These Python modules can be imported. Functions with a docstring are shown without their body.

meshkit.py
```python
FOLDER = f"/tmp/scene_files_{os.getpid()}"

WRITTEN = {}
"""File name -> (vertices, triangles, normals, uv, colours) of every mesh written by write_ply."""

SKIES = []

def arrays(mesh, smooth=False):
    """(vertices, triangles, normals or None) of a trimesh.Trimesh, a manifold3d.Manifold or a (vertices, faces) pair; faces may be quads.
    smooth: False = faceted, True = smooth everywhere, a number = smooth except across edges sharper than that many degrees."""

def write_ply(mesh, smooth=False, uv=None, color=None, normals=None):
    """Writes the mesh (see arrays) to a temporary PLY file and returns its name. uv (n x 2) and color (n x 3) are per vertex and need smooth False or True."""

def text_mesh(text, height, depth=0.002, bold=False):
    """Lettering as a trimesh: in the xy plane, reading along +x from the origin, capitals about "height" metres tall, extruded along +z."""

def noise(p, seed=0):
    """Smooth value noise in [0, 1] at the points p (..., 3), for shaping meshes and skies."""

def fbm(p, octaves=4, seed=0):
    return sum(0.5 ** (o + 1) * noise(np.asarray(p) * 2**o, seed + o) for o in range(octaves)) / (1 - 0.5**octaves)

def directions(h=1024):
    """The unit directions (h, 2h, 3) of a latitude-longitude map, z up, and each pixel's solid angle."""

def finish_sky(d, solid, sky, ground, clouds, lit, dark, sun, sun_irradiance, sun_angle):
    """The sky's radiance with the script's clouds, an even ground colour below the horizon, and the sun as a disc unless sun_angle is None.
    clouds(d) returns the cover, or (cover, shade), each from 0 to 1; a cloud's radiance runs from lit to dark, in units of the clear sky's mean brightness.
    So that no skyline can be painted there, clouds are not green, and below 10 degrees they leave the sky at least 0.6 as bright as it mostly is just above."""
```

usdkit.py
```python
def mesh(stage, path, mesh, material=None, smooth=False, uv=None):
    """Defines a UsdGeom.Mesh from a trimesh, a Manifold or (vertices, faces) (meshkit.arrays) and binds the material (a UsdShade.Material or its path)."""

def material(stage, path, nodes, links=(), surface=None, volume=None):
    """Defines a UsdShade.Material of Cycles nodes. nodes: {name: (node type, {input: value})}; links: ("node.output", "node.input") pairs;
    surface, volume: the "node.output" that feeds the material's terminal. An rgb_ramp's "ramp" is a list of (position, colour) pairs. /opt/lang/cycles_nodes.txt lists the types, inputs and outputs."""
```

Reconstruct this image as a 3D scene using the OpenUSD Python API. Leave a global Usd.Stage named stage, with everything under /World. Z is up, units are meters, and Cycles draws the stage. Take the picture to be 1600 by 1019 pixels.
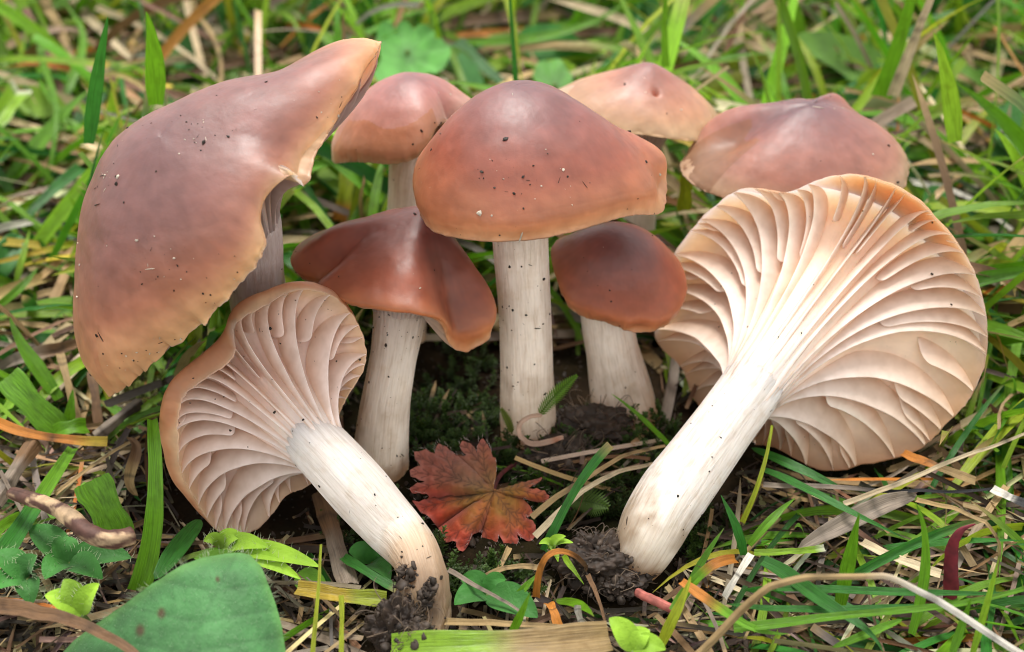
import math
import numpy as np
import trimesh
import usdkit
from meshkit import noise, fbm
from scipy.interpolate import CubicSpline, interp1d
from scipy.spatial import Delaunay
from shapely.geometry import Polygon, Point
from shapely import contains_xy
from pxr import Usd, UsdGeom, UsdLux, UsdShade, Sdf, Gf, Vt

stage = Usd.Stage.CreateInMemory()
UsdGeom.SetStageUpAxis(stage, 'Z')
UsdGeom.SetStageMetersPerUnit(stage, 1.0)
UsdGeom.Xform.Define(stage, '/World')
LOOK = '/World/Looks'
UsdGeom.Scope.Define(stage, LOOK)
S = 0.01                                   # everything below is written in centimetres

# ------------------------------------------------------------------ camera
PITCH = math.radians(32.0)
CAM = np.array([0.0, -16.37, 12.34])
HFOV = math.radians(45.0)
FWD = np.array([0, math.cos(PITCH), -math.sin(PITCH)])
UPV = np.array([0, math.sin(PITCH), math.cos(PITCH)])
FPX = 800.0 / math.tan(HFOV / 2)
cam = UsdGeom.Camera.Define(stage, '/World/camera')
cam.AddTranslateOp().Set(Gf.Vec3d(*(CAM * S).tolist()))
cam.AddRotateXOp().Set(90.0 - math.degrees(PITCH))
cam.CreateHorizontalApertureAttr(36.0)
cam.CreateVerticalApertureAttr(36.0 * 652 / 1024)
cam.CreateFocalLengthAttr(18.0 / math.tan(HFOV / 2))
cam.CreateClippingRangeAttr(Gf.Vec2f(0.01, 1000.0))
cam.CreateFStopAttr(22.0)
cam.CreateFocusDistanceAttr(0.172)
cam.CreateExposureAttr(1.70)

# ------------------------------------------------------------------ sky and sun (overcast)
SUN_EL, SUN_AZ = math.radians(74), math.radians(165)      # azimuth = atan2(x, y) towards the sun
dome = UsdLux.DomeLight.Define(stage, '/World/sky')
skym = usdkit.material(stage, LOOK + '/overcast_sky', {
    'tc': ('texture_coordinate', {}),
    'sky': ('sky_texture', {'sky_type': 'single_scattering', 'sun_disc': False, 'sun_elevation': SUN_EL, 'sun_rotation': SUN_AZ}),
    'n': ('noise_texture', {'scale': 2.2, 'detail': 5, 'roughness': 0.55}),
    'r': ('rgb_ramp', {'ramp': [(0.2, (0.62, 0.62, 0.62)), (0.6, (0.95, 0.95, 0.95))]}),
    'bw': ('rgb_to_bw', {}),
    'cl': ('combine_color', {}),
    'm': ('mix', {'color2': (5.6, 5.5, 5.3)}),
    'b': ('background_shader', {'strength': 0.08}),
}, [('tc.generated', 'n.vector'), ('n.fac', 'r.fac'), ('sky.color', 'm.color1'), ('r.color', 'bw.color'), ('bw.val', 'm.fac'), ('m.color', 'b.color')],
    surface='b.background')
UsdShade.MaterialBindingAPI.Apply(dome.GetPrim()).Bind(skym)
dome.GetPrim().SetCustomDataByKey('kind', 'structure')
sun = UsdLux.DistantLight.Define(stage, '/World/sun')
sun.CreateNormalizeAttr(True)
sun.CreateIntensityAttr(0.4)
sun.CreateAngleAttr(22.0)
sun.CreateColorAttr(Gf.Vec3f(1.0, 0.96, 0.9))
sun.AddRotateZOp().Set(-math.degrees(SUN_AZ) + 180)
sun.AddRotateXOp().Set(-(90 - math.degrees(SUN_EL)))


# ------------------------------------------------------------------ helpers
def ray(px, py):
    px, py = np.asarray(px, float), np.asarray(py, float)
    a, b = (px - 800) / FPX, (509.5 - py) / FPX
    return FWD + a[..., None] * np.array([1.0, 0, 0]) + b[..., None] * UPV


def V(px, py, y):
    """the point seen at a pixel of the photograph that lies y cm behind the middle mushroom"""
    d = ray(px, py)
    t = (np.asarray(y, float) - CAM[1]) / d[..., 1]
    return CAM + d * t[..., None]


def Z(px, py, z=0.0):
    """the point seen at a pixel that lies z cm above the ground"""
    d = ray(px, py)
    t = (np.asarray(z, float) - CAM[2]) / d[..., 2]
    return CAM + d * t[..., None]


def proj(p):
    v = np.asarray(p, float) - CAM
    d = v @ FWD
    return 800 + v[..., 0] / d * FPX, 509.5 - (v @ UPV) / d * FPX, d


def cm_px(p):
    return ((np.asarray(p) - CAM) @ FWD) / FPX


def unit(v):
    v = np.asarray(v, float)
    return v / (np.linalg.norm(v, axis=-1, keepdims=True) + 1e-12)


FEET = [tuple(Z(*q)[:2]) for q in ((826, 690), (592, 735), (985, 665), (628, 525), (990, 470), (1235, 530), (432, 622), (660, 960), (990, 875))]


def ground_z(x, y):
    p = np.stack([np.asarray(x, float) * 0.35, np.asarray(y, float) * 0.35, np.zeros(np.shape(x))], -1)
    q = p * 4.5 + 7.3
    g = (fbm(p, 3, 5) - 0.5) * 0.55 + (fbm(q, 3, 9) - 0.5) * 0.28 - 0.12
    for fx, fy in FEET:
        w = np.exp(-((np.asarray(x) - fx) ** 2 + (np.asarray(y) - fy) ** 2) / 1.1)
        g = g * (1 - w) + 0.04 * w
    return g


_used = {}


def numbered(path):
    n = _used.get(path, 0)
    _used[path] = n + 1
    return path if n == 0 else f'{path}_{n:03d}'


def tag(prim, label=None, cat=None, group=None, kind=None):
    for k, v in (('label', label), ('category', cat), ('group', group), ('kind', kind)):
        if v:
            prim.SetCustomDataByKey(k, v)
    return prim


def put(path, v, f, mat, col=None, uv=None, smooth=True, origin=None):
    v = np.asarray(v, float)
    if origin is not None:
        v = v - origin
    m = usdkit.mesh(stage, path, trimesh.Trimesh(v * S, f, process=False), M[mat], smooth=smooth)
    api = UsdGeom.PrimvarsAPI(m)
    if col is not None:
        api.CreatePrimvar('col', Sdf.ValueTypeNames.Color3fArray, 'vertex').Set(Vt.Vec3fArray.FromNumpy(np.clip(col, 0, 1).astype(np.float32)))
    if uv is not None:
        api.CreatePrimvar('st', Sdf.ValueTypeNames.TexCoord2fArray, 'vertex').Set(Vt.Vec2fArray.FromNumpy(np.asarray(uv, np.float32)))
    return m


class Thing:
    def __init__(self, name, label, cat, base, group=None):
        self.path = numbered('/World/' + name)
        self.o = np.asarray(base, float)
        x = UsdGeom.Xform.Define(stage, self.path)
        x.AddTranslateOp().Set(Gf.Vec3d(*(self.o * S).tolist()))
        tag(x.GetPrim(), label, cat, group)
        self.tone = 0.86 if cat == 'mushroom' else 1.0

    def part(self, name, v, f, mat, col=None, uv=None, smooth=True, label=None, kind=None, under=None):
        p = numbered((under or self.path) + '/' + name)
        m = put(p, v, f, mat, None if col is None else np.asarray(col) * self.tone, uv, smooth, self.o)
        tag(m.GetPrim(), label, None, None, kind)
        return p


def solo(name, v, f, mat, label, cat, group=None, kind=None, **kw):
    p = numbered('/World/' + name)
    o = np.asarray(v).mean(0).copy()
    m = put(p, v, f, mat, origin=o, **kw)
    m.AddTranslateOp().Set(Gf.Vec3d(*(o * S).tolist()))
    tag(m.GetPrim(), label, cat, group, kind)


def grid_faces(n, m, wrap=False):
    """faces of an n x m vertex grid, wrap joins the last column with the first"""
    i, j = np.meshgrid(np.arange(n - 1), np.arange(m if wrap else m - 1), indexing='ij')
    a, b = i * m + j, i * m + (j + 1) % m
    c, d = b + m, a + m
    return np.vstack([np.stack([a, b, c], -1).reshape(-1, 3), np.stack([a, c, d], -1).reshape(-1, 3)])


def outward(v, f):
    t = v[f]
    vol = np.einsum('ij,ij->i', t[:, 0] - v.mean(0), np.cross(t[:, 1] - v.mean(0), t[:, 2] - v.mean(0))).sum()
    return f if vol > 0 else f[:, ::-1]


def spline(pts, n, ends=None):
    pts = np.asarray(pts, float)
    if len(pts) == 2:
        pts = np.stack([pts[0], pts.mean(0), pts[1]])
    s = np.r_[0, np.cumsum(np.linalg.norm(np.diff(pts, axis=0), axis=1))]
    s = s / s[-1]
    return CubicSpline(s, pts)(np.linspace(0, 1, n))


def loop(pts):
    pts = np.asarray(pts, float)
    q = np.vstack([pts, pts[:1]])
    s = np.r_[0, np.cumsum(np.linalg.norm(np.diff(q, axis=0), axis=1) ** 0.7)]
    return CubicSpline(s / s[-1], q, bc_type='periodic')


def sweep(path, radii, n=24, ridge=0.0, seed=0, flat=1.0):
    """a closed tapering tube; returns vertices, faces, uv"""
    p = np.asarray(path, float)
    k = len(p)
    r = np.broadcast_to(radii, (k,))
    t = unit(np.gradient(p, axis=0))
    a = unit(np.cross(t[0], [0.3, 1, 0.2]))
    A = []
    for i in range(k):
        a = unit(a - t[i] * (a @ t[i]))
        A.append(a)
    A = np.array(A)
    B = np.cross(t, A)
    ang = np.arange(n + 1) * 2 * np.pi / n
    ring = np.cos(ang)[None, :, None] * A[:, None] + np.sin(ang)[None, :, None] * B[:, None] * flat
    rr = r[:, None] * np.ones(n + 1)
    L = np.r_[0, np.cumsum(np.linalg.norm(np.diff(p, axis=0), axis=1))]
    if ridge:
        q = np.stack([np.cos(ang)[None] * 2.2 + 0 * L[:, None], np.sin(ang)[None] * 2.2 + 0 * L[:, None], L[:, None] * 0.35 + 0 * ang[None]], -1)
        rr = rr * (1 + ridge * (fbm(q, 3, seed) - 0.5) + ridge * 0.5 * (noise(q * np.array([6, 6, 0.8]), seed + 3) - 0.5))
    v = p[:, None] + ring * rr[..., None]
    uv = np.stack([np.broadcast_to(ang / (2 * np.pi), (k, n + 1)), np.broadcast_to(L[:, None], (k, n + 1))], -1)
    f = grid_faces(k, n + 1)
    v, uv = v.reshape(-1, 3), uv.reshape(-1, 2)
    ends = []
    for row, c in ((0, p[0] - t[0] * r[0] * 0.25), (k - 1, p[-1] + t[-1] * r[-1] * 0.25)):
        idx = len(v)
        v, uv = np.vstack([v, c]), np.vstack([uv, [0.5, L[row]]])
        j = row * (n + 1) + np.arange(n)
        ends.append(np.stack([np.full(n, idx), j, j + 1], -1) if row else np.stack([np.full(n, idx), j + 1, j], -1))
    f = np.vstack([f] + ends)
    return v, outward(v, f), uv


def join(parts):
    """parts: (vertices, faces, colours[, uv])"""
    vs, fs, cs, us, n = [], [], [], [], 0
    for q in parts:
        vs.append(q[0]); fs.append(q[1] + n); cs.append(np.broadcast_to(q[2], (len(q[0]), 3)))
        us.append(q[3] if len(q) > 3 else np.zeros((len(q[0]), 2)))
        n += len(q[0])
    return np.vstack(vs), np.vstack(fs), np.vstack(cs), np.vstack(us)


# ------------------------------------------------------------------ materials
M = {}


def mat(name, nodes, links, surface='p.BSDF', **kw):
    M[name] = usdkit.material(stage, f'{LOOK}/{name}', nodes, links, surface=surface, **kw)


C_COL = ('attribute', {'attribute': 'col'})
mat('cap_skin', {
    'c': C_COL, 'g': ('geometry', {}), 'tc': ('texture_coordinate', {}),
    'n1': ('noise_texture', {'scale': 260, 'detail': 6, 'roughness': 0.6}), 'n2': ('noise_texture', {'scale': 2600, 'detail': 3, 'roughness': 0.6}),
    'mp': ('mapping', {'scale': (46, 2.2, 1)}), 'n3': ('noise_texture', {'scale': 1.0, 'detail': 4, 'roughness': 0.65}),
    'r1': ('rgb_ramp', {'ramp': [(0.25, (0.86, 0.83, 0.82)), (0.55, (1, 1, 1)), (0.8, (1.10, 1.08, 1.04))]}),
    'r3': ('rgb_ramp', {'ramp': [(0.3, (0.88, 0.85, 0.83)), (0.6, (1.05, 1.05, 1.05))]}),
    'm1': ('mix', {'mix_type': 'multiply', 'fac': 1.0}), 'm2': ('mix', {'mix_type': 'multiply', 'fac': 0.6}),
    'rr': ('map_range', {'from_min': 0.3, 'from_max': 0.7, 'to_min': 0.42, 'to_max': 0.62}),
    'b1': ('bump', {'strength': 0.2, 'distance': 0.0006}), 'b2': ('bump', {'strength': 0.09, 'distance': 0.0002}),
    'p': ('principled_bsdf', {'subsurface_weight': 0.35, 'subsurface_scale': 0.0022, 'subsurface_radius': (1.0, 0.42, 0.25), 'specular_ior_level': 0.5, 'coat_weight': 0.14, 'coat_roughness': 0.42}),
}, [('g.position', 'n1.vector'), ('g.position', 'n2.vector'), ('tc.UV', 'mp.vector'), ('mp.vector', 'n3.vector'), ('n1.fac', 'r1.fac'), ('n3.fac', 'r3.fac'),
    ('c.color', 'm1.color1'), ('r1.color', 'm1.color2'), ('m1.color', 'm2.color1'), ('r3.color', 'm2.color2'), ('m2.color', 'p.base_color'),
    ('n1.fac', 'rr.value'), ('rr.result', 'p.roughness'), ('n1.fac', 'b1.height'), ('b1.normal', 'b2.normal'), ('n2.fac', 'b2.height'), ('b2.normal', 'p.normal')])
mat('stem_flesh', {
    'c': C_COL, 'g': ('geometry', {}), 'tc': ('texture_coordinate', {}),
    'mp': ('mapping', {'scale': (60, 1.6, 1)}), 'n': ('noise_texture', {'scale': 1.0, 'detail': 5, 'roughness': 0.65}),
    'r': ('rgb_ramp', {'ramp': [(0.3, (0.68, 0.61, 0.55)), (0.5, (0.95, 0.94, 0.93)), (0.72, (1.08, 1.08, 1.08))]}),
    'n2': ('noise_texture', {'scale': 420, 'detail': 5, 'roughness': 0.6}),
    'r2': ('rgb_ramp', {'ramp': [(0.3, (0.84, 0.79, 0.72)), (0.5, (1, 1, 1))]}),
    'm1': ('mix', {'mix_type': 'multiply', 'fac': 0.8}), 'm2': ('mix', {'mix_type': 'multiply', 'fac': 0.7}),
    'b': ('bump', {'strength': 0.6, 'distance': 0.0004}),
    'p': ('principled_bsdf', {'roughness': 0.5, 'subsurface_weight': 0.4, 'subsurface_scale': 0.0016, 'subsurface_radius': (1.0, 0.7, 0.5), 'specular_ior_level': 0.4}),
}, [('tc.UV', 'mp.vector'), ('mp.vector', 'n.vector'), ('n.fac', 'r.fac'), ('g.position', 'n2.vector'), ('n2.fac', 'r2.fac'), ('c.color', 'm1.color1'), ('r.color', 'm1.color2'),
    ('m1.color', 'm2.color1'), ('r2.color', 'm2.color2'), ('m2.color', 'p.base_color'), ('n.fac', 'b.height'), ('b.normal', 'p.normal')])
mat('gill_flesh', {
    'c': C_COL, 'g': ('geometry', {}), 'n': ('noise_texture', {'scale': 500, 'detail': 4}),
    'r': ('rgb_ramp', {'ramp': [(0.3, (0.88, 0.84, 0.8)), (0.6, (1.03, 1.03, 1.03))]}), 'm': ('mix', {'mix_type': 'multiply', 'fac': 0.8}),
    'b': ('bump', {'strength': 0.15, 'distance': 0.0004}),
    'p': ('principled_bsdf', {'roughness': 0.45, 'specular_ior_level': 0.4, 'subsurface_weight': 0.0}),
    't': ('translucent_bsdf', {}), 'x': ('mix_closure', {'fac': 0.40}),
}, [('g.position', 'n.vector'), ('n.fac', 'r.fac'), ('c.color', 'm.color1'), ('r.color', 'm.color2'), ('m.color', 'p.base_color'), ('m.color', 't.color'),
    ('n.fac', 'b.height'), ('b.normal', 'p.normal'), ('p.BSDF', 'x.closure1'), ('t.BSDF', 'x.closure2')], surface='x.closure')


def blade_mat(name, transl, rough, lo, hi, stripes=16.0):
    mat(name, {
        'c': C_COL, 'g': ('geometry', {}), 'tc': ('texture_coordinate', {}),
        'mp': ('mapping', {'scale': (stripes, 0.5, 1)}), 'n': ('noise_texture', {'scale': 1.0, 'detail': 3, 'roughness': 0.6}),
        'r': ('rgb_ramp', {'ramp': [(0.3, (lo, lo, lo)), (0.65, (hi, hi, hi))]}),
        'n2': ('noise_texture', {'scale': 330, 'detail': 5, 'roughness': 0.65}), 'r2': ('rgb_ramp', {'ramp': [(0.28, (0.66, 0.6, 0.5)), (0.5, (1, 1, 1)), (0.8, (1.12, 1.1, 1.0))]}),
        'm1': ('mix', {'mix_type': 'multiply', 'fac': 1.0}), 'm2': ('mix', {'mix_type': 'multiply', 'fac': 0.75}),
        'b': ('bump', {'strength': 0.8, 'distance': 0.0002}),
        'p': ('principled_bsdf', {'roughness': rough, 'specular_ior_level': 0.45}), 't': ('translucent_bsdf', {}), 'x': ('mix_closure', {'fac': transl}),
    }, [('tc.UV', 'mp.vector'), ('mp.vector', 'n.vector'), ('n.fac', 'r.fac'), ('g.position', 'n2.vector'), ('n2.fac', 'r2.fac'), ('c.color', 'm1.color1'), ('r.color', 'm1.color2'),
        ('m1.color', 'm2.color1'), ('r2.color', 'm2.color2'), ('m2.color', 'p.base_color'), ('m2.color', 't.color'), ('n.fac', 'b.height'), ('b.normal', 'p.normal'), ('b.normal', 't.normal'),
        ('p.BSDF', 'x.closure1'), ('t.BSDF', 'x.closure2')], surface='x.closure')


blade_mat('green_blade', 0.42, 0.36, 0.64, 1.18)
blade_mat('dry_straw', 0.12, 0.6, 0.62, 1.12, 22.0)
mat('broad_leaf', {
    'c': C_COL, 'g': ('geometry', {}), 'n': ('noise_texture', {'scale': 900, 'detail': 4, 'roughness': 0.6}), 'n2': ('noise_texture', {'scale': 180, 'detail': 4}),
    'v': ('voronoi_texture', {'scale': 1800, 'feature': 'distance_to_edge'}),
    'rv': ('map_range', {'from_min': 0.0, 'from_max': 0.12, 'to_min': 0.0, 'to_max': 1.0, 'clamp': True}),
    'r': ('rgb_ramp', {'ramp': [(0.3, (0.62, 0.64, 0.6)), (0.6, (1.12, 1.1, 1.06))]}), 'm1': ('mix', {'mix_type': 'multiply', 'fac': 0.9}),
    'b': ('bump', {'strength': 0.55, 'distance': 0.0004}), 'b2': ('bump', {'strength': 0.16, 'distance': 0.0002}),
    'p': ('principled_bsdf', {'roughness': 0.6, 'specular_ior_level': 0.35, 'sheen_weight': 0.15}), 't': ('translucent_bsdf', {}), 'x': ('mix_closure', {'fac': 0.25}),
}, [('g.position', 'n.vector'), ('g.position', 'n2.vector'), ('g.position', 'v.vector'), ('v.distance', 'rv.value'), ('n2.fac', 'r.fac'), ('c.color', 'm1.color1'), ('r.color', 'm1.color2'), ('m1.color', 'p.base_color'), ('m1.color', 't.color'),
    ('n.fac', 'b.height'), ('b.normal', 'b2.normal'), ('rv.result', 'b2.height'), ('b2.normal', 'p.normal'), ('p.BSDF', 'x.closure1'), ('t.BSDF', 'x.closure2')], surface='x.closure')
mat('soil', {
    'g': ('geometry', {}), 'n': ('noise_texture', {'scale': 140, 'detail': 8, 'roughness': 0.7}), 'n2': ('noise_texture', {'scale': 25, 'detail': 5}),
    'r': ('rgb_ramp', {'ramp': [(0.3, (0.004, 0.003, 0.002)), (0.5, (0.015, 0.009, 0.005)), (0.72, (0.055, 0.034, 0.018))]}),
    'r2': ('rgb_ramp', {'ramp': [(0.45, (0.016, 0.011, 0.006)), (0.62, (0.014, 0.022, 0.005))]}), 'm': ('mix', {'fac': 0.45}),
    'b': ('bump', {'strength': 0.9, 'distance': 0.003}), 'p': ('principled_bsdf', {'roughness': 0.95, 'specular_ior_level': 0.06}),
}, [('g.position', 'n.vector'), ('g.position', 'n2.vector'), ('n.fac', 'r.fac'), ('n2.fac', 'r2.fac'), ('r.color', 'm.color1'), ('r2.color', 'm.color2'), ('m.color', 'p.base_color'),
    ('n.fac', 'b.height'), ('b.normal', 'p.normal')])
mat('plain', {'c': C_COL, 'g': ('geometry', {}), 'n': ('noise_texture', {'scale': 700, 'detail': 4}), 'r': ('rgb_ramp', {'ramp': [(0.3, (0.6, 0.6, 0.6)), (0.65, (1.2, 1.2, 1.2))]}),
              'm': ('mix', {'mix_type': 'multiply', 'fac': 1.0}), 'b': ('bump', {'strength': 0.4, 'distance': 0.0004}), 'p': ('principled_bsdf', {'roughness': 0.65, 'specular_ior_level': 0.35})},
    [('g.position', 'n.vector'), ('n.fac', 'r.fac'), ('c.color', 'm.color1'), ('r.color', 'm.color2'), ('m.color', 'p.base_color'), ('n.fac', 'b.height'), ('b.normal', 'p.normal')])
mat('moss', {'c': C_COL, 'p': ('principled_bsdf', {'roughness': 0.6}), 't': ('translucent_bsdf', {}), 'x': ('mix_closure', {'fac': 0.35})},
    [('c.color', 'p.base_color'), ('c.color', 't.color'), ('p.BSDF', 'x.closure1'), ('t.BSDF', 'x.closure2')], surface='x.closure')

# ------------------------------------------------------------------ ground
xs = np.r_[-3000, -800, -250, -90, -45, np.linspace(-26, 26, 260), 45, 90, 250, 800, 3000]
ys = np.r_[-3000, -600, -120, -40, np.linspace(-14, 50, 300), 80, 150, 400, 1000, 3000]
gx, gy = np.meshgrid(xs, ys, indexing='ij')
gz = ground_z(gx, gy)
gf = grid_faces(len(xs), len(ys))
gv = np.stack([gx, gy, gz], -1).reshape(-1, 3)
if np.cross(gv[gf[0, 1]] - gv[gf[0, 0]], gv[gf[0, 2]] - gv[gf[0, 0]])[2] < 0:
    gf = gf[:, ::-1]
g_ = put('/World/ground', gv, gf, 'soil')
tag(g_.GetPrim(), 'dark mossy soil under the grass and the mushrooms', 'ground', kind='structure')


# ------------------------------------------------------------------ mushrooms
def dome(rim, c, n, h, off=(0, 0), k=0.7, umbo=0.0, over=0.0, bumps=(), seed=1, nt=80, ns=280, rough=0.02, xp=1.0, lobes=0.55):
    """cap skin from the apex to the rim; bumps: (s centre, t centre, s width, t width, height)"""
    n = unit(n)
    s = np.arange(ns) / ns
    R = rim(s)
    t = np.linspace(0, 1, nt) ** 0.9
    # the margin's lobes fade out towards the apex, the finer the sooner
    F = np.fft.rfft(R, axis=0)
    hk = np.arange(len(F))
    keep = t[:, None] ** (np.clip(hk - 1, 0, 40) * lobes)[None]
    D = np.fft.irfft(F[None] * keep[..., None], ns, axis=1) - c
    axl = D @ n
    rad = D - axl[..., None] * n
    rho = (1 - k) * t + k * np.sin(np.pi * t / 2)
    soft = (np.sqrt(t * t + 0.05) - math.sqrt(0.05)) / (math.sqrt(1.05) - math.sqrt(0.05))
    zeta = (1 - k) * soft + k * (1 - np.cos(np.pi * t / 2))
    zeta = zeta ** xp
    ov = over(s) if callable(over) else over * np.ones(ns)
    rho = rho[:, None] * (1 + ov[None] * (np.exp(-((t - 0.86) / 0.12) ** 2) * (1 - t ** 18))[:, None])
    e1 = unit(np.cross(n, [0, 1, 0.1]))
    e2 = np.cross(n, e1)
    o3 = off[0] * e1 + off[1] * e2 if len(off) == 2 else np.asarray(off, float)
    P = c + rad * rho[..., None] + o3 * (1 - np.clip(rho, 0, 1))[..., None] ** 1.3 + n * (h * (1 - zeta)[:, None] + axl * zeta[:, None])[..., None]
    P = P + n * (umbo * np.exp(-(t / 0.22) ** 2))[:, None, None]
    # surface direction for the bumps: half outward, half along the axis
    nd = unit(unit(rad) * np.clip(t, 0, 1)[:, None, None] ** 1.5 + n * (1.05 - t)[:, None, None])
    H = np.zeros((nt, ns))
    for (s0, t0, sw, tw, hh) in bumps:
        ds = (s[None] - s0 + 0.5) % 1 - 0.5
        H += hh * np.exp(-(ds / sw) ** 2 - ((t[:, None] - t0) / tw) ** 2)
    q = P * 1.1
    H += rough * 3 * (fbm(q, 3, seed) - 0.5) + rough * (fbm(q * 3.5, 3, seed + 7) - 0.5)
    # little scallops along the margin
    qq = np.stack([np.cos(s * 2 * np.pi), np.sin(s * 2 * np.pi), 0 * s], -1)
    wav = (noise(qq * 9, seed + 2) - 0.5)[None] * np.clip((t - 0.72) / 0.28, 0, 1)[:, None] ** 2 * 0.05
    P = P + nd * (H * (1 - np.clip((t - 0.93) / 0.07, 0, 1))[:, None] + wav * (1 - np.clip((t - 0.96) / 0.04, 0, 1))[:, None])[..., None]
    T = np.broadcast_to(t[:, None], (nt, ns))
    SS = np.broadcast_to(s[None], (nt, ns))
    return P, T, SS


def bez(P0, P1, P2, P3, t):
    t = t[:, None, None]
    return (1 - t) ** 3 * P0 + 3 * (1 - t) ** 2 * t * P1 + 3 * (1 - t) * t * t * P2 + t ** 3 * P3


def fan(rim, rc, axis, r0, a=0.8, b=0.45, cdeep=0.1, depth=0.4, dec=0.12):
    """functions of s: gill-edge curve and flesh curve from the stem ring to the rim"""
    axis = unit(axis)

    def curves(s, t):
        R = rim(np.asarray(s, float))
        d = R - rc
        axl = d @ axis
        rad = d - axl[:, None] * axis
        u = unit(rad)
        P0 = rc + u * (r0 - 0.03) - axis * dec
        P1 = P0 + axis * np.clip(a * axl, 0.2, a * 3)[:, None] + u * 0.05
        cd = (cdeep(np.asarray(s, float) % 1) if callable(cdeep) else np.full(len(R), cdeep))[:, None]
        bb = (b(np.asarray(s, float) % 1) if callable(b) else np.full(len(R), b))[:, None]
        P2 = R - rad * bb + axis * cd
        E = bez(P0, P1, P2, R, t)
        Q0 = P0 - u * 0.05
        Q1 = P1 + axis * depth * 1.25 - u * 0.1
        Q2 = P2 + axis * depth
        L = bez(Q0, Q1, Q2, R + axis * 0.02 - u * 0.012, t)
        w = np.clip(t / 0.42, 0.10, 1)[:, None, None] ** 1.3
        L = E + (L - E) * (w * (1 - np.clip((t[:, None, None] - 0.97) / 0.03, 0, 1)) + np.clip((t[:, None, None] - 0.97) / 0.03, 0, 1))
        return E, L
    return curves


def gill_mesh(curves, s0, t0, seed, th=0.03, wig=0.012, ds_lean=0.0, nt=26, t1=0.995, nseg=0.0):
    rng = np.random.default_rng(seed)
    t = np.linspace(t0, t1, nt)
    q = np.stack([t * 1.7, np.full(nt, seed * 1.37), 0 * t], -1)
    ds = wig * (fbm(q, 2, seed % 97) - 0.5) * 2 * np.clip((t - 0.08) * 3, 0, 1)
    ds2 = ds + wig * 0.8 * (fbm(q + 9.1, 2, seed % 89) - 0.5) * 2 * np.clip((t - 0.1) * 3, 0, 1) + ds_lean * np.sin(np.pi * t)
    E = np.stack([curves([s0 + ds2[i]], t[i:i + 1])[0][0, 0] for i in range(nt)])
    L = np.stack([curves([s0 + ds[i]], t[i:i + 1])[1][0, 0] for i in range(nt)])
    if t0 > 0.05:   # a short gill rises out of the flesh
        w = np.clip((t - t0) / 0.13, 0, 1)
        w = np.sin(w * np.pi / 2)[:, None] * 0.92
        E = L * (1 - w) + E * w
    E = E + (L - E) * (0.06 * (noise(q * np.array([5, 1, 1]), 3) - 0.3))[:, None]
    tan = unit(np.gradient(E, axis=0))
    side = unit(np.cross(tan, E - L + 1e-6 * np.array([1, 2, 3])))
    fade = np.clip((1 - t) / 0.1, 0.3, 1)[:, None]
    near = np.clip(1 - t / 0.30, 0, 1)[:, None] ** 1.3 if t0 < 0.05 else 0 * fade
    wr, we = th * fade * (1 + 0.7 * near), th * fade * (0.26 + 0.9 * near)
    Mi = (E * 0.62 + L * 0.38)
    tip = unit(E - L) * (th * 0.25)
    rows = [L - side * wr, Mi - side * (wr * 0.62), E - side * we - tip * 0.8, E + tip, E + side * we - tip * 0.8, Mi + side * (wr * 0.62), L + side * wr]
    v = np.stack(rows, 1).reshape(-1, 3)
    f = grid_faces(nt, 7)
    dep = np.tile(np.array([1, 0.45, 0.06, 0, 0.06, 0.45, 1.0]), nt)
    return v, f, np.repeat(t, 7), dep


def lerp3(x, stops):
    x = np.asarray(x)
    k = [s[0] for s in stops]
    return np.stack([np.interp(x, k, [s[1][i] for s in stops]) for i in range(3)], -1)


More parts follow.
